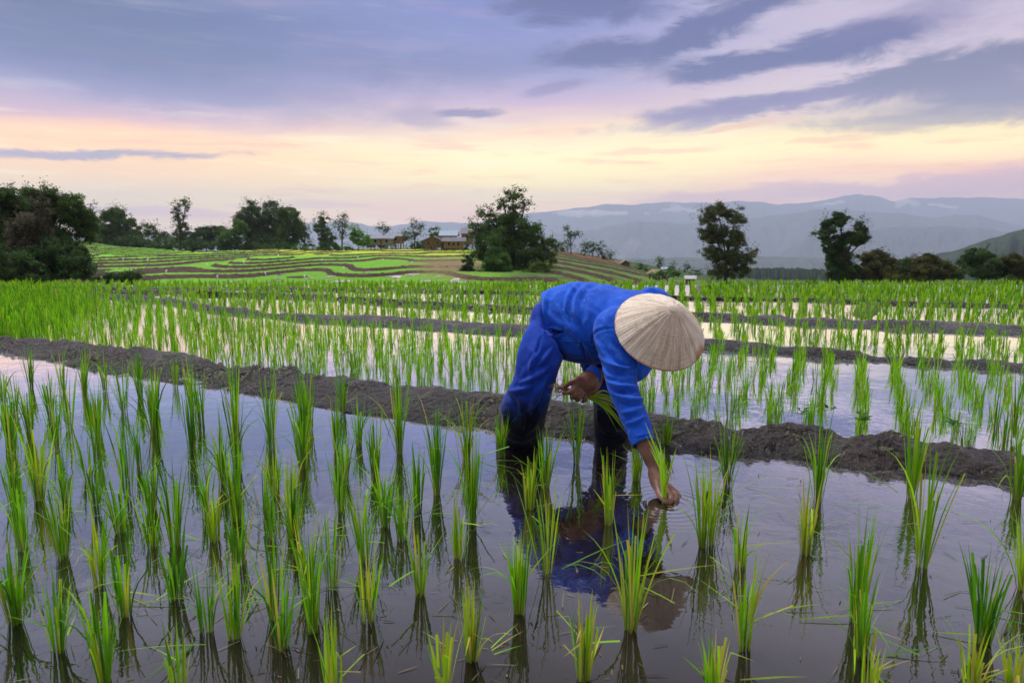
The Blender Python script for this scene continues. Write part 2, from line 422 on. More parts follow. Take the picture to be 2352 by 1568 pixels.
def strip(name, lo, hi, z, label=None):
    """sheet between two world polylines"""
    n = 80
    a = resample(np.asarray(lo), n); c = resample(np.asarray(hi), n)
    V = np.concatenate([a, c]); V[:, 2] = z
    Fq = np.array([(i, i+1, n+i+1, n+i) for i in range(n-1)])
    return link(name, mesh_np(name, V, Fq, smooth=False), wat)
X0, X1 = -40, 40
def extend(line):
    l = line.copy(); s = l[np.argsort(l[:, 0])]
    a = s[0].copy(); b2 = s[-1].copy()
    da = (s[0]-s[6]); db = (s[-1]-s[-7])
    a = a+da/abs(da[0]+1e-6)*6; b2 = b2+db/abs(db[0]+1e-6)*3
    b2[1] = max(b2[1], 0.6)
    return np.vstack([a, s, b2])
mids = []
for bi, b in enumerate(BANKS):
    c_ = bankC[bi]; s = c_[np.argsort(c_[:, 0])][::20]
    mids.append(s)
near = np.array([(-9, .2, 0), (6, .2, 0)])
def mk(lo, hi, z):
    o = strip('water', lo, hi, z); tag(o, kind='structure'); return o
def ext(s, l, r):
    s = s.copy(); a = s[0]+(s[0]-s[3])/(abs((s[0]-s[3])[0])+1e-6)*l; b2 = s[-1]+(s[-1]-s[-4])/(abs((s[-1]-s[-4])[0])+1e-6)*r
    b2[1] = max(b2[1], .4); return np.vstack([a, s, b2])
E = [ext(m, 3, 1.5) for m in mids]
mk(near, E[0], LEV[0]); mk(E[0], E[1], LEV[1]); mk(E[1], E[2], LEV[2]); mk(E[2], E[3], LEV[3])
farline = np.array([G(u, 655, LEV[4]) for u in range(-150, 2560, 100)])
mk(E[3], ext(farline, 2, 2), LEV[4])

# ------------------------------------------------------------------ rice
def leafmat(name, trans=0.35, sat=1.0, hi=1.0):
    m = bpy.data.materials.new(name); m.use_nodes = True; t = NT(m.node_tree); m.node_tree.nodes.clear()
    a = t.n('ShaderNodeAttribute', _attribute_name='tint').outputs['Color']
    pr = t.n('ShaderNodeBsdfPrincipled', Base_Color=a, Roughness=0.5); pr.inputs['Specular IOR Level'].default_value = 0.25
    tr = t.n('ShaderNodeBsdfTranslucent', Color=t.mix(1.0, a, (1.0*hi, 1.1*hi, .7*hi), 'MULTIPLY'))
    mx = t.n('ShaderNodeMixShader', i0=trans, i1=pr.outputs[0], i2=tr.outputs[0])
    t.n('ShaderNodeOutputMaterial', Surface=mx.outputs[0]); return m
ricem = leafmat('rice_leaf', .42)

def blades(base, az, lean, curve, L, wid, cut, colb, colt, seg=5, twist=None, kink=None):
    """vectorised ribbon blades -> V, F, C"""
    N = len(L); base = np.asarray(base, float)
    d = np.stack([np.cos(az), np.sin(az), np.zeros(N)], 1)
    V = np.zeros((N, seg+1, 2, 3)); C = np.zeros((N, seg+1, 2, 3))
    side = np.stack([-np.sin(az+twist), np.cos(az+twist), np.zeros(N)], 1)
    for k in range(seg+1):
        s = k/seg
        th = lean+curve*s**1.8*1.0
        # integrate direction
        if k == 0: p = base.copy()
        else:
            sm = (k-.5)/seg; thm = lean+curve*sm**1.8
            if kink is not None: thm = thm+kink[1]*(sm > kink[0])
            p = p+(d*np.sin(thm)[:, None]+np.array([0, 0, 1.])*np.cos(thm)[:, None])*(L/seg)[:, None]
        prof = min(1.0, .55+s*1.6)
        tip = np.where(cut, 1.0, np.clip((1-s)/.45, 0.04, 1.0)**.8)
        w_ = wid*prof*tip*.5
        V[:, k, 0] = p-side*w_[:, None]; V[:, k, 1] = p+side*w_[:, None]
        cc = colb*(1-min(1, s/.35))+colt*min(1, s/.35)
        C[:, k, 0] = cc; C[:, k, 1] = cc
    idx = np.arange(N*(seg+1)*2).reshape(N, seg+1, 2)
    Fq = np.stack([idx[:, :-1, 0], idx[:, :-1, 1], idx[:, 1:, 1], idx[:, 1:, 0]], -1).reshape(-1, 4)
    return V.reshape(-1, 3), Fq, C.reshape(-1, 3)

GREENS = np.array([(0.15, 0.40, 0.010), (0.22, 0.52, 0.014), (0.09, 0.27, 0.010), (0.34, 0.62, 0.02), (0.05, 0.17, 0.012)])
YELL = np.array([(0.48, 0.54, 0.04), (0.55, 0.48, 0.10), (0.42, 0.60, 0.03)])
def clump(h, n, yellow=.15, spread=.2, droop=.15, thin=1.0, seg=6, green=None, r0=.010, tight=False):
    r = rng
    az = r.uniform(0, 2*np.pi, n)
    rad = r0*np.sqrt(r.uniform(0, 1, n))*1.4
    base = np.stack([np.cos(az)*rad, np.sin(az)*rad, np.full(n, -.01)], 1)
    az2 = az+r.normal(0, .7, n)
    L = h*r.uniform(.55, 1.0, n)+.01; L[:max(2, n//6)] = h*1.02
    lean = np.abs(r.normal(.07, spread*.6, n)); curve = np.abs(r.normal(spread*.7, spread*1.0, n))
    dr = r.uniform(0, 1, n) < droop
    curve = np.where(dr, r.uniform(.9, 2.2, n), curve); L = np.where(dr, L*1.12, L)
    fl = r.uniform(0, 1, n) < .028; lean = np.where(fl, 1.35, lean); curve = np.where(fl, .2, curve); dr = dr | fl
    cut = (r.uniform(0, 1, n) < .30) & ~dr; L = np.where(cut, L*r.uniform(.6, .95, n), L)
    wid = r.uniform(.0029, .0058, n)*thin*np.where(L > .1, 1, .7)
    g = GREENS[r.choice(5, n, p=[.32, .26, .2, .14, .08])]*r.uniform(.8, 1.15, (n, 1))
    if green is not None: g = g*np.array(green)
    yl = r.uniform(0, 1, n) < yellow
    g = np.where(yl[:, None], YELL[r.integers(0, 3, n)]*r.uniform(.7, 1.05, (n, 1)), g)
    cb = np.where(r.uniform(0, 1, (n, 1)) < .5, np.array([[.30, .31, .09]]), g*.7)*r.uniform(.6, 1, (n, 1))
    kk = (r.uniform(.35, .8, n), np.where(r.uniform(0, 1, n) < .13, r.uniform(.5, 1.6, n), 0))
    return blades(base, az2, lean, curve, L, wid, cut, cb, g, seg, r.uniform(-1.0, 1.0, n), kk)

# front paddy: base u, base v, tip v, look
FRONT = [
 (36,1432,1240,'g'),(135,1495,1308,'g'),(240,1566,1362,'g'),(230,1348,1156,'y'),(202,1103,1000,'g'),(90,1150,955,'y'),(29,1061,880,'g'),(131,1027,880,'g'),(295,1137,960,'g'),(276,1223,1085,'g'),
 (223,1042,900,'g'),(354,1002,850,'d'),(440,1035,870,'d'),(463,975,850,'g'),(543,1063,850,'g'),(404,1377,1210,'d'),(404,1253,1055,'g'),(474,1449,1278,'d'),(548,1297,1140,'g'),(543,1194,1010,'g'),
 (510,1110,950,'g'),(623,1034,880,'g'),(632,1143,1020,'y'),(695,1076,900,'g'),(674,1236,1100,'g'),(712,987,830,'g'),(708,1354,1170,'y'),(649,1489,1286,'d'),(781,1173,1025,'g'),(771,1038,900,'g'),
 (143,1282,1097,'g'),(55,1261,1080,'g'),(413,1590,1434,'y'),(767,1600,1409,'y'),(10,927,830,'g'),(71,892,800,'g'),(118,955,850,'g'),(146,902,800,'g'),(194,913,800,'g'),(243,899,800,'g'),(285,947,830,'g'),
 (323,913,810,'g'),(358,940,840,'g'),(403,892,800,'g'),(444,958,815,'g'),(542,965,820,'d'),(618,985,830,'g'),(701,998,860,'g'),(788,947,840,'g'),(35,954,860,'g'),(160,982,860,'g'),(226,990,880,'g'),(70,1000,890,'g'),
 (845,1425,1255,'y'),(838,1290,1100,'g'),(885,1208,1065,'g'),(862,1100,940,'g'),(968,1366,1206,'y'),(958,1175,1030,'g'),(1003,1135,925,'d'),(1055,1283,1145,'y'),(1083,1206,980,'g'),(1072,1055,905,'y'),
 (918,1042,838,'g'),(1080,1515,1351,'Y'),(1021,1575,1430,'Y'),(1194,1407,1225,'g'),(1256,1320,1095,'y'),(1216,1168,1040,'y'),(1153,1048,945,'g'),(1222,1002,925,'g'),(1252,1120,985,'g'),(1325,1065,900,'g'),(1398,1203,1045,'y'),
 (1462,1104,1010,'y'),(1450,1447,1170,'y'),(1342,1558,1376,'Y'),(1617,1256,1060,'y'),(1634,1250,1046,'y'),(1672,1112,932,'g'),(1710,1492,1269,'y'),(1700,1303,1168,'g'),(1879,1151,950,'g'),(1849,1273,1109,'Y'),
 (1967,1429,1180,'g'),(1980,1508,1330,'g'),(1997,1600,1497,'Y'),(2093,1143,949,'g'),(2115,1301,1012,'y'),(2258,1476,1273,'d'),(2232,1600,1438,'Y'),(2333,1147,1004,'g'),(2346,1353,1160,'y'),(2330,1620,1463,'Y'),
 (1640,1600,1455,'y'),(1530,1030,945,'g'),(925,1240,1120,'g'),(320,1070,960,'g'),(150,1160,1040,'g'),(350,1170,1050,'g'),(2330,1000,860,'g'),
]
_r2 = np.random.default_rng(21); _n = 0
for _ in range(4000):
    u_ = _r2.uniform(10, 830); v_ = _r2.uniform(905, 1480)
    if all(abs(u_-a[0]) > 36+(v_-900)*.035 or abs(v_-a[1]) > 26+(v_-900)*.05 for a in FRONT) and v_ > np.interp(u_, [0, 347, 608, 942], [830, 890, 930, 985])+18:
        hpx = (v_-555)*_r2.uniform(.17, .24); FRONT.append((u_, v_, v_-hpx, 'g' if _r2.uniform() < .75 else 'y')); _n += 1
        if _n >= 17: break
ROWN = [(940, 'close beside the left mud bank'), (1000, 'just in front of the bank'), (1060, 'second row before the bank'), (1120, 'level with his bare forearm'),
        (1180, 'level with his planting hand'), (1260, 'just below his planting hand'), (1330, 'in the middle foreground'), (1400, 'level with the back\'s reflection'),
        (1470, 'level with the hat\'s reflection'), (1540, 'just above the bottom edge'), (1700, 'cut off by the bottom edge')]
ORD = ['first', 'second', 'third', 'fourth', 'fifth', 'sixth', 'seventh', 'eighth', 'ninth', 'tenth', 'eleventh', 'twelfth', 'thirteenth', 'fourteenth', 'fifteenth', 'sixteenth']
bands = {}
for i, (u, v, vt, k) in enumerate(FRONT):
    for j, (lim, nm) in enumerate(ROWN):
        if v <= lim: bands.setdefault(j, []).append((u, i)); break
order = {}
for j, lst in bands.items():
    lst.sort()
    for q, (u, i) in enumerate(lst): order[i] = (j, q, len(lst))
for i, (u, v, vt, k) in enumerate(FRONT):
    p = G(u, v, 0)
    top = P(u, vt, p[1])[2]
    h = max(.12, top)*1.12
    yel = {'g': .13, 'd': .05, 'y': .42, 'Y': .75}[k]
    green = {'g': None, 'd': (.62, .75, 1), 'y': (1.12, 1.05, 1), 'Y': (1.25, 1.1, 1)}[k]
    if u < 800 and k == 'g': green = (.85, .90, 1)
    sc = 1.0 if p[1] < 3 else .9
    n = int(rng.integers(18, 46))
    spr = rng.uniform(.07, .15)
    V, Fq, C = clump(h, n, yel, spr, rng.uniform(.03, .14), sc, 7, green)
    me = mesh_np('rice_clump', V, Fq, C)
    o = link('rice_clump', me, ricem, None, (p[0], p[1], 0))
    j, q, tot = order[i]
    tall = 'tall' if h > .27 else ('short' if h < .18 else 'medium')
    look = {'g': 'green', 'd': 'dark green', 'y': 'green and yellow', 'Y': 'yellowing'}[k]
    nm = ROWN[j][1]
    pos_ = f'{ORD[q]} from left' if q <= tot//2 or tot < 3 else (f'{ORD[tot-1-q]} from right' if tot-1-q > 0 else 'at the right end')
    tag(o, f'{tall} {look} rice clump, {pos_}, {nm}', 'rice plant', 'rice clumps in the front paddy')

def inpoly_between(x, y, lo, hi):
    yl = np.interp(x, lo[:, 0], lo[:, 1]); yh = np.interp(x, hi[:, 0], hi[:, 1])
    return (y > yl) & (y < yh)
def sorted_line(l):
    l = np.asarray(l); return l[np.argsort(l[:, 0])]
fronts = [sorted_line(b['F']) for b in BANKS]
crests = [sorted_line(c) for c in bankC]

def lattice(sx, sy, rot, jit, xr, yr):
    n = int((xr[1]-xr[0])/sx*1.6); m = int((yr[1]-yr[0])/sy*1.8)
    i, j = np.meshgrid(np.arange(-n, n), np.arange(-m, m))
    x = i.ravel()*sx+rng.normal(0, jit*sx, i.size); y = j.ravel()*sy+rng.normal(0, jit*sy, i.size)
    c, s = math.cos(rot), math.sin(rot)
    X = x*c-y*s; Y = x*s+y*c+yr[0]
    k = (X > xr[0]) & (X < xr[1]) & (Y > yr[0]) & (Y < yr[1])
    return X[k], Y[k]
# --- second paddy (between first and second bank): nearest as individuals, rest as one mass
X, Y = lattice(.195, .140, R(-27), .12, (-11, 7), (1.2, 14))
off = lambda line, dy: line+np.array([0, dy, 0])
k = inpoly_between(X, Y, off(crests[0], .22), off(fronts[1], -.08)); X, Y = X[k], Y[k]
u_, v_ = proj(np.stack([X, Y, np.full(len(X), -.03)], 1))
k = (u_ > -420) & (u_ < 2800); X, Y, u_ = X[k], Y[k], u_[k]
d = np.hypot(X, Y)+50*((u_ < -20) | (u_ > 2370)); o_ = np.argsort(d); X, Y, u_, d = X[o_], Y[o_], u_[o_], d[o_]
NI = 178
lab = [('rice clump left of the farmer, one of the nearest rows behind the thick mud bank', 'rice clumps behind the first bank, left of the farmer'),
       ('rice clump seen behind the farmer, between his legs and arm, past the thick mud bank', 'rice clumps behind the farmer'),
       ('rice clump right of the farmer, one of the nearest rows behind the thick mud bank', 'rice clumps behind the first bank, right of the farmer')]
protos = []
for q in range(14):
    V, Fq, C = clump(rng.uniform(.14, .19), int(rng.integers(17, 25)), .10, .12, .08, .75, 5, (1.2, 1.12, 1))
    protos.append(mesh_np('rice_clump', V, Fq, C))
for i in range(min(NI, len(X))):
    s = 0 if u_[i] < 1150 else (1 if u_[i] < 1480 else 2)
    o = link('rice_clump', protos[int(rng.integers(0, 14))], ricem if False else None, None, (X[i], Y[i], LEV[1]))
    if not o.data.materials: o.data.materials.append(ricem)
    o.rotation_euler = (0, 0, rng.uniform(0, 6.28)); sc = rng.uniform(.8, 1.2); o.scale = (sc, sc, sc)
    tag(o, lab[s][0], 'rice plant', lab[s][1])
def mass(X, Y, z, hmin, hmax, nb, seg, thin, green, spread=.13):
    N = len(X)*nb
    bx = np.repeat(X, nb)+rng.normal(0, .012, N); by = np.repeat(Y, nb)+rng.normal(0, .012, N)
    hh = np.repeat(rng.uniform(hmin, hmax, len(X)), nb)
    az = rng.uniform(0, 6.28, N); L = hh*rng.uniform(.6, 1.05, N)
    lean = np.abs(rng.normal(.06, spread, N)); curve = np.abs(rng.normal(.12, .25, N))
    g = GREENS[rng.choice(5, N, p=[.32, .28, .16, .18, .06])]*np.array(green)*rng.uniform(.8, 1.2, (N, 1))*np.repeat(rng.uniform(.85, 1.15, (len(X), 1)), nb, 0)
    yl = rng.uniform(0, 1, N) < .06
    g = np.where(yl[:, None], YELL[rng.integers(0, 3, N)], g)
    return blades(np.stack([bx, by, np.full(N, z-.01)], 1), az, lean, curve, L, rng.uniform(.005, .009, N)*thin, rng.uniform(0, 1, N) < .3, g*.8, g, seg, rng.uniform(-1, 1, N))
parts = []
parts.append(mass(X[NI:], Y[NI:], LEV[1], .125, .185, 12, 3, .75, (1.15, 1.1, 1)))
farlo = sorted_line(farline)
for bi, (lo, hi, sx, nb, h0, h1, th) in enumerate([(crests[1], fronts[2], .215, 11, .13, .19, 1.1), (crests[2], fronts[3], .24, 11, .12, .18, 1.5), (crests[3], farlo, .24, 11, .14, .20, 2.0)]):
    X, Y = lattice(sx, sx*1.05, R(-14), .12, (-22, 22), (3, 24))
    k = inpoly_between(X, Y, off(lo, .2), off(hi, -.05 if bi < 2 else .3)); X, Y = X[k], Y[k]
    uu = proj(np.stack([X, Y, 0*X], 1))[0]; k = (uu > -420) & (uu < 2800)
    X, Y = X[k], Y[k]
    parts.append(mass(X, Y, LEV[bi+2], h0, h1, nb, 2, th, (1.2, 1.08, 1)))
# denser rice at the left where water is hidden
X, Y = lattice(.15, .15, R(-20), .25, (-14, -2), (4.0, 13))
k = inpoly_between(X, Y, off(crests[0], .3), off(fronts[1], .6)); X, Y = X[k], Y[k]
uu, vv = proj(np.stack([X, Y, 0*X], 1)); k = (uu > -120) & (uu+rng.normal(0, 60, len(uu)) < 200-(vv-665)*1.1)
parts.append(mass(X[k], Y[k], LEV[1], .17, .24, 12, 3, 1.2, (.95, .98, 1)))
n0 = 0; VV = []; FF = []; CC = []
for V, Fq, C in parts:
    VV.append(V); FF.append(Fq+n0); CC.append(C); n0 += len(V)
o = link('rice_rows', mesh_np('rice_rows', np.concatenate(VV), np.concatenate(FF), np.concatenate(CC)), ricem)
tag(o, 'countless rows of young green rice filling the farther paddies', 'rice', kind='stuff')
# ------------------------------------------------------------------ land beyond the paddies
SKYL = np.array([(-600, 566), (0, 562), (200, 563), (480, 578), (740, 575), (900, 572), (1090, 575), (1270, 575), (1400, 598), (1500, 622), (1600, 645), (1750, 668), (2000, 668), (3200, 668)], float)
YT, YB = 138.0, 42.0
KY = 1.31
_st = [.14]*10+[.15, .16, .17, .18, .19, .20, .21, .22, .24, .26, .28, .3, .42, .46, .5, .55, .6, .6, .6, .6]
BND = (np.r_[1.1, 1.1-np.cumsum(_st)])[::-1].copy()
def zof(v, Y): return CAMZ-(v-VH)/1601.0*Y
def uof(X, Y): return W_/2+F_*X/(Y*1.0108)

def base_h(X, Y):
    u = uof(X, Y)
    t_ = np.clip((Y-YB)/(YT-YB), 0, 1.0)
    zt = zof(np.interp(u, SKYL[:, 0], SKYL[:, 1]), YT)
    zb = zof(659+0*u, YB)
    z = zb+(zt-zb)*(1-(1-t_)**1.7)
    return z
def hill(X, Y, want=False):
    X = np.asarray(X, float); Y = np.asarray(Y, float)
    u = uof(X, Y)
    z = base_h(X, Y)
    env = sstep(YB+1, YB+12, Y)*sstep(YT+2, YT-40, Y)
    left = sstep(1150, 700, u)
    z = z+env*(left*(.30*np.sin(X*.17+Y*.07+.6)*sstep(1100, 500, u)+.20*np.sin(X*.40-Y*.04+2.0)+.35*fbm(X*.08, Y*.06, 4, 2)-.030*(X+22)*sstep(YT+5, YT-55, Y)+.12*np.sin(X*.62+Y*.16))
                 +(1-left)*(.16*fbm(X*.12, Y*.12, 14, 2)))
    # terraces: low steps near the top, tall walls lower down
    inside = sstep(YB+.5, YB+3, Y)*sstep(YT+4, YT-1, Y)*sstep(1660, 1560, u)
    f = np.searchsorted(BND, z.ravel()).reshape(z.shape); f = np.clip(f, 1, len(BND)-1)
    lo_, hi_ = BND[f-1], BND[f]; r = np.clip((z-lo_)/(hi_-lo_), 0, 1)
    frac = .15+.22*sstep(-.7, -1.5, z)*sstep(1000, 500, u); rr = np.clip(r/frac, 0, 1); rr = rr*rr*(3-2*rr)
    zt_ = lo_+(rr-.3)*(hi_-lo_)
    zz = z*(1-inside)+zt_*inside
    riser = (r < frac) & (inside > .5)
    # the slope on the right: narrow terraces running parallel to its falling skyline
    wr = sstep(1225, 1262, u)*sstep(1560, 1500, u)*sstep(YB+.5, YB+3, Y)*sstep(YT+4, YT-1, Y)
    ref = zof(np.interp(u, SKYL[:, 0], SKYL[:, 1]), Y)
    dd = np.clip(ref-base_h(X, Y)+.10*fbm(X*.15, Y*.1, 33, 2), 0, None); stp = .26
    qd = dd/stp; fd = np.floor(qd); rd_ = qd-fd
    z2 = ref-(fd+.12+.88*sstep(.62, 1.0, rd_))*stp
    zz = zz*(1-wr)+z2*wr
    riser = np.where(wr > .5, rd_ > .73, riser)
    # behind the crest the land falls away, before the hill it dips
    fall = np.clip(Y-YT-12, 0, None)
    zz = zz-.0015*fall**1.75
    lead = sstep(18.5, YB, Y)
    zz = np.where(Y < YB, zof(664, 19)*(1-lead)+zz*lead, zz)
    zz = np.where(Y < 19.5, np.minimum(zz, -.30), zz)
    if want: return zz, riser, r, f
    return zz
def hz(x, y): return float(hill(np.array([x]), np.array([y]))[0])

az_ = np.radians(np.r_[np.linspace(-64, -44.4, 50), np.linspace(-44, 44, 1150), np.linspace(44.4, 64, 50)]); yy = np.r_[np.linspace(18.0, 41, 24), np.geomspace(41.3, 158, 760), np.geomspace(160, 900, 60)]
AZ, YY = np.meshgrid(az_, yy, indexing='ij')
XX = YY*np.tan(AZ)
Z, ris, rfr, lev = hill(XX, YY, True)
gx = np.gradient(Z, axis=1)/np.gradient(YY, axis=1)
Z = Z+np.where(ris, 0, 1)*fbm(XX*2.2, YY*2.2, 3, 3)*.03+ris*fbm(XX*3, YY*3, 8, 3)*.10
u_ = uof(XX, YY)
# pigment: green rice, yellow rice near the top, bare riser mud, scrub
tr = np.clip((YY-YB)/(YT-YB), 0, 1)
wn = fbm(XX*.11, YY*.11, 21, 3)
yellow = sstep(.58, .74, tr+wn*.15+.12*sstep(400, 900, u_)-.3*sstep(560, 300, u_))*sstep(1200, 1000, u_)
g1 = np.array([.14, .38, .012]); g2 = np.array([.36, .44, .025])
fine = 1+.40*fbm(XX*3.1, YY*3.1, 5, 3)[..., None]+.12*fbm(XX*11, YY*5, 6, 2)[..., None]
levr = 1+.18*np.sin(lev*12.9898)[..., None]
C = (g1*(1-yellow[..., None])+g2*yellow[..., None])*fine*levr
brown = np.array([.058, .032, .022])*(1+.5*fbm(XX*2, YY*2, 9, 3)[..., None])
onhill = (YY > YB+.5) & (YY < YT) & (u_ < 1660)
C = np.where((ris | ((rfr > .985) & (YY > YB+1)))[..., None] & onhill[..., None], brown, C)
# right slope: rougher terraces, scrub patches, red bank at the top
rs = sstep(1090, 1230, u_)[..., None]
scr = sstep(-.1, .25, fbm(XX*.35, YY*.35, 12, 4))[..., None]
Cr = np.array([.10, .17, .03])*(1-scr)+np.array([.040, .070, .018])*scr
C = np.where(~ris[..., None], C*(1-rs*.9)+Cr*fine*rs*.9, C)
red = (u_ > 1262) & (u_ < 1420) & (YY > YT-15) & (YY < YT+3)
C = np.where(red[..., None], np.array([.20, .055, .035])*fine, C)
# dry grass patch below the houses
dry = np.exp(-((u_-1035)/75)**2-((tr-.30)/.17)**2)[..., None]*1.3
C = C*(1-np.clip(dry, 0, 1))+np.array([.20, .15, .07])*fine*np.clip(dry, 0, 1)
C = np.where((YY < YB+.5)[..., None], np.array([.07, .17, .015])*fine, C)
C = np.where((YY > YT)[..., None] & ~red[..., None], np.array([.04, .08, .02])*fine, C)
V = np.stack([XX, YY, Z], -1).reshape(-1, 3)
idx = np.arange(V.shape[0]).reshape(XX.shape)
Fq = np.stack([idx[:-1, :-1], idx[1:, :-1], idx[1:, 1:], idx[:-1, 1:]], -1).reshape(-1, 4)
hm, t, bs = material('terrace_ground', .85, (.1, .1, .1), .2)
a = t.n('ShaderNodeAttribute', _attribute_name='tint').outputs['Color']
pos = t.n('ShaderNodeNewGeometry').outputs['Position']
t.set(bs.inputs['Base Color'], a)
t.set(bs.inputs['Normal'], t.bump(t.noise(pos, 4, 4, .7).outputs[0], .6, .15))
o = link('terraced_hillside', mesh_np('terraced_hillside', V, Fq, np.clip(C, 0, 1).reshape(-1, 3), smooth=False), hm); tag(o, kind='structure')

# water shining in the lowest terraces
Vw = V.copy(); Vw[:, 2] += .03
wet = (~ris) & (rfr > .16) & (rfr < .95) & (((tr < .17) & (u_ > 640) & (u_ < 1080)) | ((tr < .07) & (u_ > 480) & (u_ < 700))) & (tr > .012) & (fbm(XX*1.0, YY*.3, 77, 2) > .40)
wf = wet[:-1, :-1] & wet[1:, :-1] & wet[1:, 1:] & wet[:-1, 1:]
Fw = Fq.reshape(wf.shape[0], wf.shape[1], 4)[wf]
us_, inv = np.unique(Fw, return_inverse=True)
o = link('terrace_water', mesh_np('terrace_water', Vw[us_], inv.reshape(-1, 4), smooth=False), wat); tag(o, kind='structure')
# mud bed under the paddies, reaching behind the camera
V = np.array([(-60, -30, -.42), (60, -30, -.42), (60, 19.4, -.42), (-60, 19.4, -.42)])
o = link('ground', mesh_np('ground', V, [(0, 1, 2, 3)]), mottled('paddy_bed', (.06, .045, .035), (.10, .075, .055), 1.5)); tag(o, kind='structure')

# low green margins left and right of the paddies are part of the hillside sheet; valley floor far below
# ---- valley floor and mountains in the distance
def ridge(name, Y, prof, zbase, depth, col, rough_amp, seed, fs=1.0, nu=500):
    prof = np.array(prof, float)
    us = np.linspace(prof[0, 0], prof[-1, 0], nu)
    vs = np.interp(us, prof[:, 0], prof[:, 1])
    endt = sstep(0, 160, us-us[0])*sstep(0, 160, us[-1]-us)
    X = (us-W_/2)/F_*Y*1.0; zt = CAMZ-(vs-VH)/1601.0*np.hypot(Y, 0)
    zt = zt+fbm(us*.035*fs, us*0, seed, 5, 2.1, .55)*rough_amp
    zt = zbase+(zt-zbase)*endt
    m = 60
    V = []
    for k in np.linspace(-1, 1, m):
        a = abs(k)
        fall = (1-a)**(.85 if k < 0 else 1.0)
        y = Y+k*depth
        x = X*(y/Y) if k < 0 else X
        sp_ = fbm(us*.03*fs, np.full(nu, k*3.0), seed+3, 5, 2.1, .6)
        z = zbase+(zt-zbase)*fall*(1+.30*sp_*min(1, a*4)*(1-a*.6))
        rg = (1-np.abs(fbm(us*.022*fs+k*1.2, np.full(nu, k*1.6), seed+9, 4)))**2
        z = z-(zt-zbase)*.22*rg*min(1, a*3)*(1-a)
        V.append(np.stack([x, np.full(nu, y), z], 1))
    V = np.stack(V, 1).reshape(-1, 3)
    idx = np.arange(nu*m).reshape(nu, m)
    Fq = np.stack([idx[:-1, :-1], idx[1:, :-1], idx[1:, 1:], idx[:-1, 1:]], -1).reshape(-1, 4)
    mm = mottled(name+'_forest', col, tuple(c*1.9 for c in col), 60.0/Y, .9, .9, Y*.004, .1)
    o = link(name, mesh_np(name, V, Fq), mm); tag(o, kind='structure'); return o
far = [(-1500, 548), (-200, 545), (400, 540), (560, 530), (640, 518), (695, 510), (750, 508), (800, 506), (855, 517), (892, 520), (930, 514), (976, 506), (1020, 510), (1084, 510), (1140, 505), (1210, 489), (1281, 480), (1326, 476), (1386, 467), (1448, 469), (1500, 464), (1543, 461), (1620, 464),
 (1704, 461), (1783, 468), (1852, 463), (1900, 452), (1955, 444), (2006, 451), (2041, 461), (2075, 453), (2196, 452), (2352, 456), (2600, 462), (3000, 470), (4200, 500)]
ridge('mountains', 8000, far, -240, 2200, (.035, .05, .045), 14, 1)
mid = [(1050, 556), (1180, 548), (1290, 534), (1370, 524), (1448, 508), (1502, 506), (1556, 512), (1640, 508), (1714, 499), (1790, 490), (1852, 482), (1900, 478), (1990, 485), (2060, 490), (2127, 500), (2178, 492), (2230, 494), (2352, 520), (2600, 540), (3300, 550)]
ridge('mountains', 5600, mid, -230, 1500, (.035, .05, .04), 8, 5)
mid2 = [(1700, 560), (1850, 545), (1950, 528), (2050, 520), (2150, 517), (2230, 522), (2352, 536), (2700, 560)]
ridge('mountains', 4300, mid2, -220, 900, (.03, .045, .035), 6, 7)
low = [(1100, 600), (1300, 598), (1450, 594), (1542, 591), (1650, 589), (1748, 587), (1879, 592), (2000, 596), (2200, 590), (2600, 590)]
ridge('hills', 2900, low, -180, 800, (.03, .045, .03), 3, 11)
rt = [(2040, 640), (2120, 600), (2180, 580), (2225, 562), (2262, 552), (2310, 536), (2352, 524), (2450, 500), (2700, 470), (3000, 480), (4200, 520)]
ridge('hills', 900, rt, -70, 400, (.016, .030, .016), 2.5, 15, 3)
# wooded rise just behind the two lone trees
wd = [(1480, 665), (1560, 640), (1640, 622), (1730, 615), (1800, 614), (1880, 617), (1960, 622), (2100, 628), (2300, 640), (2500, 655), (3300, 655)]
ridge('wooded_hill', 480, wd, -48, 120, (.012, .024, .012), 1.3, 19, 10, 1400)
V = np.array([(-26000, 140, -260), (26000, 140, -260), (26000, 30000, -260), (-26000, 30000, -260)])
o = link('valley_plain', mesh_np('valley_plain', V, [(0, 1, 2, 3)]), mottled('valley', (.04, .06, .03), (.08, .09, .05), .004, .9, 0)); tag(o, kind='structure')

# haze
hb = MB(); hb.box((0, 4700, 220), (18000, 11400, 968))
hm_ = bpy.data.materials.new('haze_air'); hm_.use_nodes = True; t = NT(hm_.node_tree); hm_.node_tree.nodes.clear()
vol = t.n('ShaderNodeVolumePrincipled'); vol.inputs['Color'].default_value = (.68, .77, 1.0, 1); vol.inputs['Density'].default_value = 1.75e-4; vol.inputs['Anisotropy'].default_value = 0.2
t.n('ShaderNodeOutputMaterial', Volume=vol.outputs[0])
o = hb.build('haze', hm_); tag(o, kind='stuff')
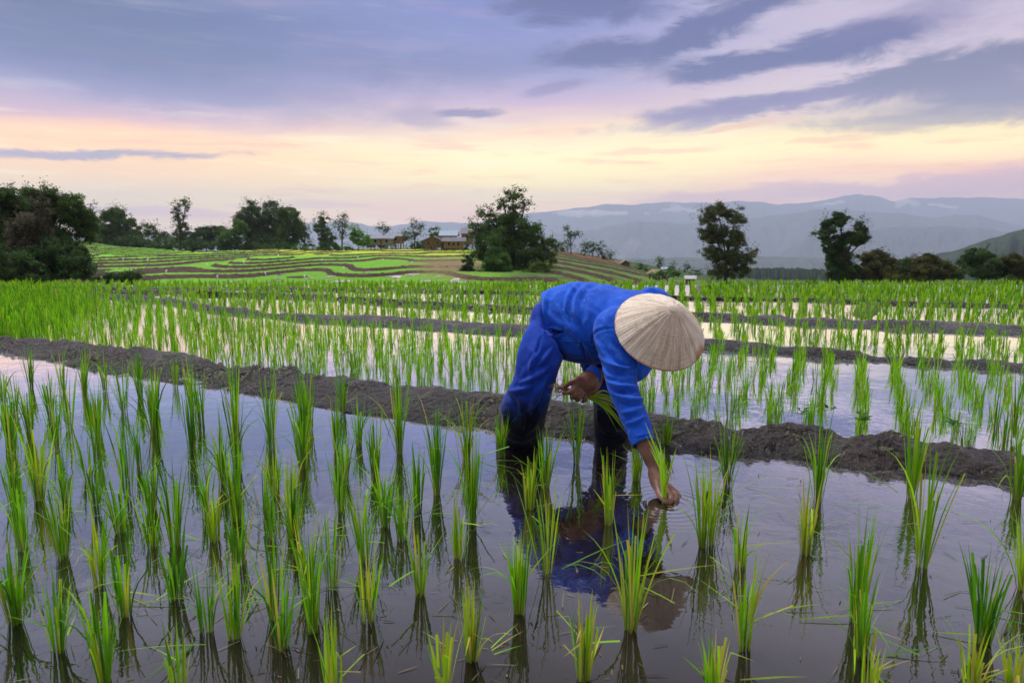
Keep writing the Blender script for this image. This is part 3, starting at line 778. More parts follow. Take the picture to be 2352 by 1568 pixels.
# ------------------------------------------------------------------ trees and bushes
barkm = mottled('bark', (.05, .038, .030), (.11, .09, .075), 3, .9, .8, .03)
def foliage_mat(name, trans=.36):
    m = bpy.data.materials.new(name); m.use_nodes = True; t = NT(m.node_tree); m.node_tree.nodes.clear()
    a = t.n('ShaderNodeAttribute', _attribute_name='tint').outputs['Color']
    pr = t.n('ShaderNodeBsdfPrincipled', Base_Color=a, Roughness=0.6); pr.inputs['Specular IOR Level'].default_value = 0.2
    tr = t.n('ShaderNodeBsdfTranslucent', Color=a)
    mx = t.n('ShaderNodeMixShader', i0=trans, i1=pr.outputs[0], i2=tr.outputs[0])
    t.n('ShaderNodeOutputMaterial', Surface=mx.outputs[0]); return m
folm = foliage_mat('tree_leaves')

def leaf_cloud(cen, s, col, var=.35):
    """folded leaf pairs around given centres"""
    N = len(cen)
    a = rng.normal(size=(N, 3)); a /= np.linalg.norm(a, axis=1)[:, None]
    b = rng.normal(size=(N, 3)); b -= (a*b).sum(1)[:, None]*a; b /= np.linalg.norm(b, axis=1)[:, None]
    c = np.cross(a, b)
    ss = s*rng.uniform(.55, 1.25, N)[:, None]
    V = np.stack([cen-a*ss*.5, cen+b*ss*.33+c*ss*.1, cen+a*ss*.55, cen-b*ss*.33+c*ss*.1], 1).reshape(-1, 3)
    F = np.arange(N*4).reshape(N, 4)
    return V, F
def tree(name, label, cat, Y, lobes, col, col2=None, vbase=None, u0=None, dens=1.0, s=None, airy=.5, trunk=True, base_z=None, group=None, limbs=True, trw=1.0, dead=0.0):
    if Y >= 90: Y = Y*KY
    px = 1568.0/Y
    lob = [(P(u, v, Y), ru/px, rv/px) for (u, v, ru, rv) in lobes]
    ub = u0 if u0 is not None else float(np.mean([l[0] for l in lobes]))
    bp = P(ub, 600, Y)
    bz = hz(bp[0], Y)-.05 if base_z is None else base_z
    if vbase is not None: bz = P(ub, vbase, Y)[2]
    root = empty(name, (bp[0], Y, bz)); tag(root, label, cat, group)
    org = np.array([bp[0], Y, bz])
    s = s or max(.09, 3.1/px)
    cs = []; cl = []
    twigs = []
    for (c, rx, rz) in lob:
        c = c+np.array([0, rng.normal(0, .25)*rx, 0])
        ry = (rx+min(rx, rz))*.5
        K = max(5, int(11*rx*rz/(s*s*22)*1.0))
        K = min(K, 90)
        d = rng.normal(size=(K, 3)); d /= np.linalg.norm(d, axis=1)[:, None]
        rr = rng.uniform(0.25, 1.0, K)**.55
        sub = c+d*rr[:, None]*np.array([rx, ry, rz])*.86
        R_ = (rx*rz)**.5
        sr = R_*rng.uniform(.16, .40, K)*(1.0-.25*airy)
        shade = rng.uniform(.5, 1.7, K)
        n_each = (dens*30*(sr/s)**2*(1-.55*airy)).astype(int)+4
        for k in range(K):
            n = int(min(n_each[k], 260))
            e = rng.normal(size=(n, 3)); e /= np.linalg.norm(e, axis=1)[:, None]
            q = sub[k]+e*(rng.uniform(0, 1, n)**.45)[:, None]*sr[k]*np.array([1.15, 1.1, .8])
            cs.append(q); cl.append(np.full(n, shade[k]))
        for k in range(14):
            a = rng.normal(size=3); a /= np.linalg.norm(a)
            if a[2] < -.5: a[2] *= -1
            n = int(rng.integers(5, 22)); q0 = c+a*np.array([rx, ry, rz])*rng.uniform(.92, 1.28)
            cs.append(q0+rng.normal(size=(n, 3))*s*rng.uniform(.6, 1.7)); cl.append(np.full(n, rng.uniform(.8, 1.5)))
            if k % 2: twigs.append((c, q0, R_))
        for k in range(0, K, 3): twigs.append((c, sub[k], R_))
    cs = np.concatenate(cs)-org; sh = np.concatenate(cl)
    V, F = leaf_cloud(cs, s, col)
    N = len(cs)
    c1 = np.array(col); c2 = np.array(col2 if col2 is not None else (col[0]*1.9, col[1]*1.5, col[2]*1.2))
    mixf = np.clip(rng.beta(1.4, 3, N)*1.1, 0, 1)[:, None]
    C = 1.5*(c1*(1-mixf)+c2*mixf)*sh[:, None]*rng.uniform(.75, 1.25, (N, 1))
    C = np.repeat(C, 4, 0)
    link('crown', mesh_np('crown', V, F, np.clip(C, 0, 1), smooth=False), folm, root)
    if trunk:
        mb = MB()
        top = max(l[0][2] for l in lob); ctr = np.mean([l[0] for l in lob], 0)-org
        Ht = (top-org[2]); r0 = max(.05, Ht*.028)*trw
        mid = np.array([ctr[0]*.5, 0, max(.3, ctr[2]*.55)])
        mb.tube([(0, 0, -.2), (0, 0, .02), mid*np.array([.4, 1, .5]), mid, np.array([ctr[0], 0, ctr[2]])], [r0*1.4, r0*1.15, r0*.95, r0*.7, r0*.4], 8)
        for (c, rx, rz) in lob:
            q = c-org
            m2 = mid*.4+q*.6+rng.normal(0, .1, 3)*rx
            mb.tube([mid, m2, q, q+np.array([0, 0, rz*.5])], [r0*.6, r0*.42, r0*.25, r0*.08], 6)
        if limbs:
            for (c, p, R_) in twigs:
                a = c-org; b = p-org
                mb.tube([a, (a+b)/2+rng.normal(0, .08, 3)*R_, b], [r0*.22, r0*.14, r0*.05], 4, False)
        mb.build('trunk', barkm, root, True)
    return root

DK = (.030, .064, .020); MD = (.042, .095, .022); LT = (.060, .130, .022); BR = (.060, .042, .036); RD = (.050, .052, .018)
DK2 = (.075, .12, .028)
T_ = tree
# big cluster at the left edge, near
T_('broadleaf_tree', 'tall dark tree at the far left edge of the photo', 'tree', 33, [(0, 470, 52, 50), (-30, 520, 70, 80), (10, 560, 60, 70), (-70, 470, 60, 60)], DK, dens=1.5, airy=.2, u0=-15, vbase=660)
T_('broadleaf_tree', 'wide spreading tree with feathery top behind the brown shrub, left', 'tree', 36, [(110, 452, 46, 26), (150, 480, 55, 40), (85, 500, 55, 50), (180, 520, 32, 50), (130, 560, 60, 55), (60, 450, 25, 18), (150, 600, 60, 50)], (.036, .066, .018), DK2, dens=1.2, airy=.45, u0=110, vbase=660)
T_('shrub', 'tall brownish purple twiggy shrub in the left corner cluster', 'shrub', 31, [(78, 530, 45, 60), (60, 590, 50, 40), (95, 480, 22, 28)], (.050, .050, .030), (.085, .065, .05), dens=.9, airy=.5, u0=75, vbase=662)
T_('bush', 'dark leafy bush at the left edge under the tall tree', 'bush', 29, [(20, 610, 60, 48), (-50, 600, 60, 60), (75, 625, 45, 30)], DK, dens=1.6, airy=.1, u0=15, vbase=662, trunk=True)
T_('bush', 'dense dark bush with lighter leaves beside the lowest left terrace', 'bush', 30, [(150, 600, 50, 45), (180, 625, 32, 30), (115, 580, 40, 30)], (.02, .05, .02), (.06, .10, .025), dens=1.6, airy=.1, u0=150, vbase=662)
T_('bush', 'low rounded dark bush in front of the left terraces', 'bush', 38, [(272, 636, 48, 14), (240, 642, 30, 12), (305, 640, 28, 12)], DK, dens=1.6, airy=.1, u0=272, vbase=660, trunk=False)
GB = 'trees along the top of the terraces'
def row(*a, **k): k.setdefault('group', GB); return T_(*a, **k)
row('broadleaf_tree', 'tree with light airy crown right of the big left cluster', 'tree', 100, [(268, 500, 32, 26), (300, 520, 25, 22), (245, 530, 30, 30), (270, 550, 45, 28), (310, 548, 22, 26)], (.028, .058, .016), (.10, .15, .035), dens=1.2, airy=.25, u0=268)
row('broadleaf_tree', 'dark tree touching the big left cluster behind the top terrace', 'tree', 104, [(215, 520, 26, 30), (222, 552, 28, 26)], DK, dens=1.2, airy=.25)
row('broadleaf_tree', 'gappy dark tree left of the tall slim tree', 'tree', 106, [(345, 530, 22, 20), (372, 545, 24, 24), (345, 560, 20, 18)], DK, dens=.9, airy=.55)
row('broadleaf_tree', 'tall slim tree with split top standing above its row', 'tree', 101, [(407, 482, 13, 22), (426, 474, 11, 18), (414, 505, 16, 14), (418, 535, 24, 22), (410, 558, 32, 20)], DK, (.08, .10, .03), dens=1.0, airy=.4)
row('bush', 'broad low dark bush right of the tall slim tree', 'bush', 103, [(470, 545, 30, 24), (500, 535, 30, 20), (455, 562, 30, 16)], DK, (.05, .08, .02), dens=1.3, airy=.25, group='bushes along the top of the terraces')
row('broadleaf_tree', 'dark round tree at the left foot of the tallest cluster', 'tree', 98, [(530, 548, 30, 28), (550, 525, 22, 20)], MD, dens=1.3, airy=.2)
row('broadleaf_tree', 'left tree of the tall cluster with open top', 'tree', 102, [(570, 480, 22, 20), (565, 510, 28, 26), (590, 500, 28, 30), (585, 540, 32, 34)], DK, (.05, .075, .02), dens=1.1, airy=.4)
row('broadleaf_tree', 'tallest tree of the cluster with lacy branches showing sky', 'tree', 105, [(620, 476, 26, 18), (640, 500, 34, 26), (618, 520, 30, 30), (640, 548, 36, 28)], DK, (.045, .07, .02), dens=1.0, airy=.6)
row('broadleaf_tree', 'dense dark tree forming the right side of the tall cluster', 'tree', 100, [(662, 495, 28, 20), (680, 520, 20, 24), (658, 540, 34, 36), (610, 558, 40, 22)], DK, dens=1.4, airy=.2)
row('broadleaf_tree', 'small dark tree stepping down right of the tall cluster', 'tree', 99, [(700, 545, 15, 20), (706, 565, 18, 12), (697, 525, 8, 10)], DK, dens=1.2, airy=.35)
row('broadleaf_tree', 'narrow pointed tree with dark crown alone left of the airy one', 'tree', 98, [(743, 503, 14, 14), (738, 522, 20, 20), (748, 545, 24, 22), (745, 568, 20, 14)], DK, (.05, .08, .02), dens=1.2, airy=.35)
row('broadleaf_tree', 'small airy tree with see-through crown beside the round bright bush', 'tree', 102, [(786, 502, 10, 10), (778, 518, 15, 12), (796, 516, 12, 10), (786, 540, 12, 14)], DK, dens=.7, airy=.8)
row('bush', 'round bright green bush left of the wooden houses', 'bush', 96, [(823, 545, 22, 18), (815, 535, 16, 14), (833, 552, 18, 16)], (.05, .12, .02), (.10, .20, .03), dens=1.5, airy=.1, group='bushes along the top of the terraces')
row('bush', 'low light green hedge under the narrow pointed tree', 'bush', 97, [(700, 575, 22, 9), (728, 580, 26, 9), (762, 568, 22, 11), (790, 572, 26, 9)], (.05, .11, .02), (.09, .17, .03), dens=1.4, airy=.1, trunk=False, group='bushes along the top of the terraces')
row('bush', 'pair of round green bushes at the foot of the small dark tree', 'bush', 95, [(680, 575, 20, 10), (655, 580, 20, 9)], (.035, .09, .018), dens=1.5, airy=.1, trunk=False, group='bushes along the top of the terraces')
row('broadleaf_tree', 'small dark tree peeping above the corrugated roof', 'tree', 112, [(875, 523, 8, 9), (888, 530, 8, 7)], DK, dens=1.2, airy=.3)
row('broadleaf_tree', 'half bare tree with thin branches between the houses', 'tree', 101, [(948, 515, 9, 10), (958, 535, 14, 14), (940, 548, 18, 12), (966, 528, 7, 12)], DK, (.07, .07, .04), dens=.7, airy=.8)
row('bush', 'rounded dark bush behind the brown tiled roofs', 'bush', 112, [(1000, 535, 20, 12), (1010, 542, 18, 10)], MD, dens=1.4, airy=.15, group='bushes along the top of the terraces')
row('bush', 'low bush filling the gap between the houses', 'bush', 104, [(920, 548, 18, 9), (905, 552, 10, 6), (935, 540, 12, 9)], (.03, .07, .02), dens=1.4, airy=.15, group='bushes along the top of the terraces')
for u_, v_, ru_, rv_, lb in [(228, 560, 26, 16, 'leftmost low bush of the dark belt behind the terraces'), (335, 562, 26, 14, 'low bush under the gappy dark tree'), (385, 564, 24, 14, 'low bush at the left foot of the tall slim tree'),
    (446, 562, 24, 15, 'low bush at the right foot of the tall slim tree'), (505, 563, 26, 15, 'low bush left of the tallest tree cluster'), (575, 566, 28, 14, 'low bush under the open topped tree of the cluster'), (640, 568, 28, 14, 'low bush under the middle of the tallest cluster'),
    (300, 556, 24, 18, 'dark bush between the airy tree and the gappy tree')]:
    row('bush', lb, 'bush', 97, [(u_, v_, ru_, rv_), (u_-ru_*.6, v_+4, ru_*.7, rv_*.7), (u_+ru_*.6, v_+4, ru_*.7, rv_*.7)], DK, (.06, .10, .024), dens=1.4, airy=.2, group='bushes along the top of the terraces')
for u_, v_, ru_, lb in [(868, 560, 30, 'low dark bushes behind the long pale house'), (975, 564, 34, 'low bushes behind and left of the brown roofed stilt house'), (1040, 564, 36, 'low bushes behind the stilt house next to the large centre tree')]:
    row('bush', lb, 'bush', 106, [(u_, v_, ru_, 11), (u_-ru_*.6, v_+3, ru_*.7, 9), (u_+ru_*.6, v_+3, ru_*.7, 9)], DK, (.06, .10, .024), dens=1.3, airy=.2, group='bushes along the top of the terraces')
# big centre tree
T_('broadleaf_tree', 'large dark tree with separate lacy top in the centre of the picture', 'tree', 62,
   [(1178, 448, 36, 18), (1158, 470, 26, 14), (1205, 474, 20, 14), (1180, 482, 20, 16), (1120, 495, 28, 18), (1100, 530, 30, 30), (1140, 520, 36, 34), (1180, 525, 46, 44), (1222, 540, 38, 36), (1245, 565, 30, 36), (1150, 575, 60, 50), (1205, 595, 60, 44), (1110, 580, 30, 40), (1255, 595, 26, 34)],
   (.032, .068, .018), (.095, .15, .035), dens=1.0, airy=.55, s=.17, u0=1180, vbase=650)
T_('bush', 'lighter green rounded bush at the foot of the large centre tree', 'bush', 57, [(1140, 600, 30, 34), (1160, 625, 28, 20), (1120, 625, 22, 20)], (.035, .085, .02), (.08, .14, .03), dens=1.6, airy=.1, vbase=652)
T_('bush', 'dark narrow cone shaped bush standing left of the large centre tree', 'bush', 58, [(1075, 605, 16, 18), (1072, 628, 24, 16), (1082, 590, 9, 10)], (.014, .040, .014), dens=1.7, airy=.05, vbase=650)
T_('bush', 'yellow green bush at the right foot of the large centre tree', 'bush', 56, [(1240, 622, 30, 20), (1262, 632, 20, 14), (1215, 630, 22, 16)], (.04, .09, .018), (.14, .19, .03), dens=1.5, airy=.1, vbase=652)
# slope to the right of it
sl = 'small trees on the right hand slope'
def slp(*a, **k): k.setdefault('group', sl); return T_(*a, **k)
slp('broadleaf_tree', 'tall bare stemmed tree with tufted top above the red bank', 'tree', 96, [(1303, 533, 10, 10), (1310, 545, 12, 8), (1326, 538, 7, 4), (1306, 562, 10, 10)], DK, dens=.9, airy=.5)
slp('bush', 'dark bushes in a clump at the left end of the red bank', 'bush', 94, [(1282, 566, 14, 10), (1268, 560, 14, 12), (1294, 574, 12, 6)], DK, dens=1.3, airy=.2)
slp('broadleaf_tree', 'left small tree in the row on the sloping skyline', 'tree', 104, [(1340, 578, 14, 9), (1348, 566, 8, 7)], DK, dens=1.2, airy=.4)
slp('broadleaf_tree', 'middle small tree with spread branches in the sloping row', 'tree', 103, [(1364, 577, 12, 12), (1358, 566, 8, 7)], DK, dens=.9, airy=.6)
slp('broadleaf_tree', 'pointed small tree at the right end of the sloping row', 'tree', 101, [(1382, 570, 9, 12), (1384, 588, 13, 12), (1404, 588, 6, 8)], DK, dens=1.3, airy=.3)
slp('broadleaf_tree', 'slender dark conifer like tree low down near the pale sheds', 'tree', 120, [(1516, 604, 6, 10), (1516, 620, 8, 10)], DK, dens=1.4, airy=.2, vbase=640)
slp('bush', 'round bushes below the thatched hut on the slope', 'bush', 90, [(1478, 618, 14, 8), (1495, 634, 12, 14), (1470, 612, 8, 7)], MD, dens=1.4, airy=.1, vbase=650)
slp('bush', 'wide green bush mass between the slope and the tall lone tree', 'bush', 80, [(1530, 632, 26, 9), (1552, 628, 14, 10), (1510, 636, 18, 8), (1545, 618, 8, 12)], (.04, .10, .02), (.08, .15, .03), dens=1.4, airy=.1, vbase=652)
slp('bush', 'dark bush behind the small metal shed', 'bush', 100, [(1578, 618, 10, 8), (1600, 628, 12, 7)], DK, dens=1.4, airy=.1, vbase=648)
# lone trees on the right
T_('broadleaf_tree', 'tall lone tree with open speckled crown, left of the two lone trees', 'tree', 50,
   [(1650, 488, 36, 26), (1622, 500, 24, 24), (1690, 500, 26, 26), (1640, 535, 38, 28), (1680, 545, 34, 30), (1632, 575, 26, 22), (1668, 590, 40, 26), (1712, 595, 26, 24), (1730, 578, 12, 14), (1690, 625, 34, 22), (1650, 625, 30, 22), (1700, 555, 24, 18)],
   (.042, .062, .022), (.12, .12, .045), dens=.95, airy=.62, u0=1668, vbase=655, trw=.8)
T_('broadleaf_tree', 'lone tree with two rounded dark heads left of the hedge', 'tree', 52,
   [(1930, 503, 28, 18), (1912, 520, 30, 20), (1975, 520, 17, 20), (1890, 540, 26, 14), (1960, 545, 30, 22), (1915, 560, 34, 24), (1935, 590, 34, 30), (1920, 625, 30, 26), (1950, 625, 30, 26), (1985, 552, 12, 14)],
   (.026, .056, .020), (.06, .10, .03), dens=1.4, airy=.2, u0=1935, vbase=655)
hedge = [('russet topped dark tree just right of the two headed tree', 2012, [(2012, 595, 42, 24), (2000, 625, 40, 26), (2030, 612, 34, 24)], RD),
 ('low dark tree second in the hedge line on the right', 2080, [(2085, 612, 40, 20), (2075, 632, 44, 20), (2110, 605, 22, 16)], DK),
 ('reddish green tree in the middle of the hedge line', 2140, [(2140, 600, 36, 18), (2120, 625, 36, 24), (2158, 620, 34, 24)], RD),
 ('small dark tree in the hedge just left of its tallest part', 2205, [(2190, 628, 30, 22), (2210, 610, 20, 14)], DK),
 ('tallest double crowned dark tree of the hedge line', 2255, [(2235, 590, 24, 22), (2275, 592, 24, 24), (2255, 620, 44, 28), (2300, 612, 26, 24)], DK),
 ('dark olive tree at the right edge ending the hedge line', 2340, [(2335, 600, 28, 18), (2345, 625, 34, 26), (2400, 610, 50, 30)], RD)]
for lb, u0, lob, cc in hedge:
    T_('broadleaf_tree', lb, 'tree', 55+rng.uniform(-3, 5), lob, cc, (.085, .085, .025) if cc == RD else None, dens=1.6, airy=.08, u0=u0, vbase=658, group='trees of the dark hedge line')
T_('bush', 'small yellow green bush in front of the dark hedge', 'bush', 46, [(2050, 640, 18, 10)], (.05, .07, .015), (.10, .10, .02), dens=1.5, airy=.1, vbase=655, trunk=False)
T_('bush', 'round green bush in front of the hedge near the right edge', 'bush', 46, [(2305, 645, 22, 9)], (.03, .07, .02), dens=1.5, airy=.1, vbase=658, trunk=False)
T_('bush', 'small dark round bush left of the two headed tree', 'bush', 60, [(1862, 648, 12, 7)], DK, dens=1.5, airy=.1, vbase=658, trunk=False)
# ------------------------------------------------------------------ the farmer
def unit(a): a = np.asarray(a, float); return a/np.linalg.norm(a)
skinm, t, bs = material('skin', .5, (.20, .085, .045), .45)
tc = t.n('ShaderNodeNewGeometry').outputs['Position']
nn = t.noise(tc, 30, 4, .6).outputs[0]
t.set(bs.inputs['Base Color'], t.mix(t.maprange(nn, .35, .7), (.120, .052, .034), (.215, .100, .066)))
bs.inputs['Subsurface Weight'].default_value = .08; bs.inputs['Subsurface Radius'].default_value = (.01, .004, .002)
t.set(bs.inputs['Normal'], t.bump(t.math('ADD', t.noise(tc, 160, 4, .6).outputs[0], t.math('MULTIPLY', t.noise(tc, 60, 3, .6).outputs[0], 1.5)), .35, .0016))
def cloth(name, c1, c2, c3, dirt=.0):
    m, t, bs = material(name, .85, c1, .12)
    tc = t.n('ShaderNodeNewGeometry').outputs['Position']
    a = t.noise(tc, 7, 5, .6, .6).outputs[0]; b = t.noise(tc, 55, 4, .7).outputs[0]
    col = t.mix(t.maprange(a, .35, .68), c1, c2)
    col = t.mix(t.math('MULTIPLY', t.maprange(b, .5, .75), t.maprange(t.noise(tc, 11, 3).outputs[0], .45, .62, 0, .85)), col, c3)
    z = t.n('ShaderNodeSeparateXYZ', Vector=tc).outputs[2]
    sp1 = t.noise(tc, 95, 3, .7).outputs[0]; mdm = t.math('MULTIPLY', t.maprange(sp1, .62, .70), t.maprange(z, .55, .1, .0, .8))
    col = t.mix(mdm, col, (.06, .045, .04))
    if dirt:
        wet = t.maprange(t.math('ADD', z, t.math('MULTIPLY', t.math('SUBTRACT', a, .5), .22)), .30, .12)
        col = t.mix(wet, col, (.0015, .003, .016))
        t.set(bs.inputs['Roughness'], t.maprange(wet, 0, 1, .85, .45))
    t.set(bs.inputs['Base Color'], col)
    bs.inputs['Sheen Weight'].default_value = .12; bs.inputs['Sheen Roughness'].default_value = .5
    st = t.noise(t.vmath('MULTIPLY', tc, (1, 1, 1)), 16, 5, .55, 1.4).outputs[0]
    we = t.noise(tc, 420, 2, .5).outputs[0]
    t.set(bs.inputs['Normal'], t.bump(t.math('ADD', t.math('MULTIPLY', st, 1.0), t.math('MULTIPLY', we, .10)), .35, .012))
    return m
shirtm = cloth('blue_cotton', (.006, .068, .50), (.012, .110, .66), (.085, .25, .68))
pantm = cloth('dark_blue_cotton', (.004, .036, .34), (.009, .062, .46), (.04, .12, .50), 1)

class Blob:
    """closed tubes and lofts merged by a voxel remesh"""
    def __init__(s): s.m = MB()
    def ring_loft(s, rings):
        n = len(rings[0]); vs = [p for r in rings for p in r]
        fs = []
        for i in range(len(rings)-1):
            for k in range(n): fs.append((i*n+k, i*n+(k+1) % n, (i+1)*n+(k+1) % n, (i+1)*n+k))
        fs.append(tuple(range(n-1, -1, -1))); fs.append(tuple((len(rings)-1)*n+k for k in range(n)))
        s.m.add(vs, fs)
    def limb(s, pts, rad, flat=None, n=20, sub=6, capr=True):
        """pts with radii; flat: (axis vector, factor) squash along an axis"""
        pts = np.array(pts, float); rad = np.array(rad, float)
        # catmull-rom
        Pp = []; Rr = []
        for i in range(len(pts)-1):
            p0 = pts[max(i-1, 0)]; p1 = pts[i]; p2 = pts[i+1]; p3 = pts[min(i+2, len(pts)-1)]
            r0 = rad[max(i-1, 0)]; r1 = rad[i]; r2 = rad[i+1]; r3 = rad[min(i+2, len(pts)-1)]
            for k in range(sub):
                q = k/sub
                f = lambda a, b, c, d: .5*((2*b)+(-a+c)*q+(2*a-5*b+4*c-d)*q*q+(-a+3*b-3*c+d)*q**3)
                Pp.append(f(p0, p1, p2, p3)); Rr.append(f(r0, r1, r2, r3))
        Pp.append(pts[-1]); Rr.append(rad[-1])
        # round caps
        t0 = unit(Pp[1]-Pp[0]); t1 = unit(Pp[-1]-Pp[-2])
        capA = [(Pp[0]-t0*Rr[0]*math.sin(a), Rr[0]*math.cos(a)) for a in (1.45, 1.1, .75, .38)] if capr else []
        capB = [(Pp[-1]+t1*Rr[-1]*math.sin(a), Rr[-1]*math.cos(a)) for a in (.38, .75, 1.1, 1.45)] if capr else []
        seq = capA+list(zip(Pp, Rr))+capB
        P3 = np.array([a for a, b in seq]); R3 = [b for a, b in seq]
        rings = []; x = None
        for i in range(len(P3)):
            tt = unit(P3[min(i+1, len(P3)-1)]-P3[max(i-1, 0)])
            if x is None:
                x = np.cross(tt, [.2, .3, .93]); x = unit(x)
            else: x = unit(x-np.dot(x, tt)*tt)
            y = np.cross(tt, x)
            rr = []
            for k in range(n):
                a = 2*math.pi*k/n; o_ = (math.cos(a)*x+math.sin(a)*y)*R3[i]
                if flat is not None:
                    ax = unit(flat[0]); o_ = o_-ax*np.dot(o_, ax)*(1-flat[1])
                rr.append(P3[i]+o_)
            rings.append(rr)
        s.ring_loft(rings)
    def ball(s, c, r, axes=None):
        c = np.array(c, float); r = np.array(r, float)*np.ones(3)
        A = np.eye(3) if axes is None else np.array(axes)
        rings = []
        for i in range(1, 14):
            th = math.pi*i/14
            rings.append([c+A.T@(np.array([math.sin(th)*math.cos(2*math.pi*k/20), math.sin(th)*math.sin(2*math.pi*k/20), math.cos(th)])*r) for k in range(20)])
        s.ring_loft(rings)
    def remesh(s, name, voxel, smooth=8):
        me = s.m.mesh(name)
        bm = bmesh.new(); bm.from_mesh(me); bmesh.ops.recalc_face_normals(bm, faces=bm.faces); bm.to_mesh(me); bm.free()
        ob = bpy.data.objects.new('tmp', me); COL.objects.link(ob)
        md = ob.modifiers.new('r', 'REMESH'); md.mode = 'VOXEL'; md.voxel_size = voxel; md.adaptivity = 0
        bpy.context.view_layer.update()
        dg = bpy.context.evaluated_depsgraph_get()
        m2 = bpy.data.meshes.new_from_object(ob.evaluated_get(dg)); bpy.data.objects.remove(ob)
        V = np.zeros(len(m2.vertices)*3); m2.vertices.foreach_get('co', V); V = V.reshape(-1, 3)
        Eg = np.zeros(len(m2.edges)*2, int); m2.edges.foreach_get('vertices', Eg); Eg = Eg.reshape(-1, 2)
        V = lap(V, Eg, smooth)
        m2.vertices.foreach_set('co', V.ravel()); m2.name = name
        m2.polygons.foreach_set('use_smooth', [True]*len(m2.polygons)); m2.update()
        return m2, Eg
def lap(V, E, it, lam=.5):
    n = len(V); deg = np.bincount(E.ravel(), minlength=n)[:, None]
    for k in range(it):
        acc = np.zeros_like(V)
        for a in range(3):
            acc[:, a] = np.bincount(E[:, 0], V[E[:, 1], a], n)+np.bincount(E[:, 1], V[E[:, 0], a], n)
        L_ = acc/np.maximum(deg, 1)-V
        V = V+(lam if k % 2 == 0 else -lam*.96)*L_ if it > 20 else V+lam*L_
    return V
def normals(me):
    N = np.zeros(len(me.vertices)*3); me.vertices.foreach_get('normal', N); return N.reshape(-1, 3)
def zc(pts):   # from the enlarged crop of the farmer to picture units
    return np.array([(1116.1+x*.3646, 608+y*.3646) for x, y in pts])
def folds(me, lines, extra=None):
    """ridges and creases: lines = [(points, width px, height m)], seen from the front side"""
    V = np.zeros(len(me.vertices)*3); me.vertices.foreach_get('co', V); V = V.reshape(-1, 3)
    N = normals(me)
    u, v = proj(V); view = V-np.array([0, 0, CAMZ]); view /= np.linalg.norm(view, axis=1)[:, None]
    fac = np.clip(-(N*view).sum(1)*2.2+.15, 0, 1)
    D = np.zeros(len(V))
    for pts, wd, h in lines:
        p = zc(pts); p = smooth_line(resample(p, 40), 6)
        best = np.full(len(V), 1e9); tb = np.zeros(len(V))
        for i in range(len(p)-1):
            a = p[i]; d = p[i+1]-a; L2 = (d**2).sum()+1e-9
            q = np.clip(((u-a[0])*d[0]+(v-a[1])*d[1])/L2, 0, 1)
            ds = np.hypot(u-a[0]-q*d[0], v-a[1]-q*d[1])
            k = ds < best; best[k] = ds[k]; tb[k] = (i+q[k])/(len(p)-1)
        w_ = wd*(.45+.55*np.sin(np.pi*np.clip(tb, 0.02, .98)))
        D += 1.7*h*np.sin(np.pi*np.clip(tb, 0.0, 1))**.5*(np.exp(-(best/w_)**2)-.45*np.exp(-((best-1.9*w_)/w_)**2))
    if extra is not None: D += extra(V, u, v)
    V = V+N*(D*fac)[:, None]
    me.vertices.foreach_set('co', V.ravel()); me.update()

# ---- skeleton
cutz = 1
hipR = P(1272, 742, 2.82); hipL = P(1345, 738, 2.99); pel = (hipR+hipL)/2+np.array([0, .0, .03])
kneeR = P(1212, 895, 2.68); kneeL = P(1400, 890, 2.84)
shR = P(1408, 758, 2.56); shL = P(1502, 706, 2.86); msh = (shR+shL)/2
elR = P(1431, 890, 2.42); cuR = P(1477, 1014, 2.285); wrR = P(1512, 1090, 2.225)
elL = P(1462, 842, 2.84); wrL = P(1378, 859, 2.68)
footR = np.array([*P(1197, 1018, 2.84)[:2], -.05]); footL = np.array([*P(1405, 1040, 2.82)[:2], -.05])
spine = unit(msh-pel); Lax = unit(hipL-hipR+.6*(shL-shR)); Lax = unit(Lax-np.dot(Lax, spine)*spine)
Bax = unit(np.cross(Lax, spine));  Bax = Bax if Bax[2] > 0 else -Bax
hatc = P(1515, 760, 2.50)
vd = unit(ray(1521, 759)); imx = np.array([1., 0, 0]); imy = np.array([0, SP_, CP_])
imx = unit(imx-np.dot(imx, vd)*vd); imy = unit(imy-np.dot(imy, vd)*vd)
tdir = unit(.525*imx+.85*imy)
hn = unit(-math.cos(R(41))*vd+math.sin(R(41))*tdir)
face = unit(np.array([0.12, -.05, -1.0])-hn*np.dot(np.array([0.12, -.05, -1.0]), hn))
earx = np.cross(face, hn)
headc = hatc-hn*.035

# ---- body: one continuous surface
B = Blob()
# torso, kept inside the shirt
def ell(c, a, b, n=28, A=Lax, Bb=Bax):
    return [c+A*a*math.cos(2*math.pi*k/n)+Bb*b*math.sin(2*math.pi*k/n) for k in range(n)]
for_t = [(-.06, .08, .06), (0, .09, .07), (.12, .11, .085), (.25, .15, .11), (.36, .15, .10), (.43, .10, .08), (.46, .05, .05)]
B.ring_loft([ell(pel+spine*s_, a, b) for s_, a, b in for_t])
neck0 = msh+Bax*.0; headbase = headc-hn*.075+(-face)*.03
B.limb([neck0-spine*.05, neck0+spine*.03, headbase, headc-hn*.03], [.065, .056, .054, .05])
B.ball(headc+hn*.01, (.074, .093, .105), [earx, face, hn])
B.ball(headc-hn*.055+face*.028, (.052, .060, .058), [earx, face, hn])      # jaw
B.limb([headc+face*.088+hn*.03, headc+face*.104-hn*.005, headc+face*.112-hn*.022], [.008, .010, .014], n=10)   # nose
B.limb([headc+face*.085-hn*.052-earx*.018, headc+face*.094-hn*.052, headc+face*.085-hn*.052+earx*.018], [.006, .009, .006], n=10)
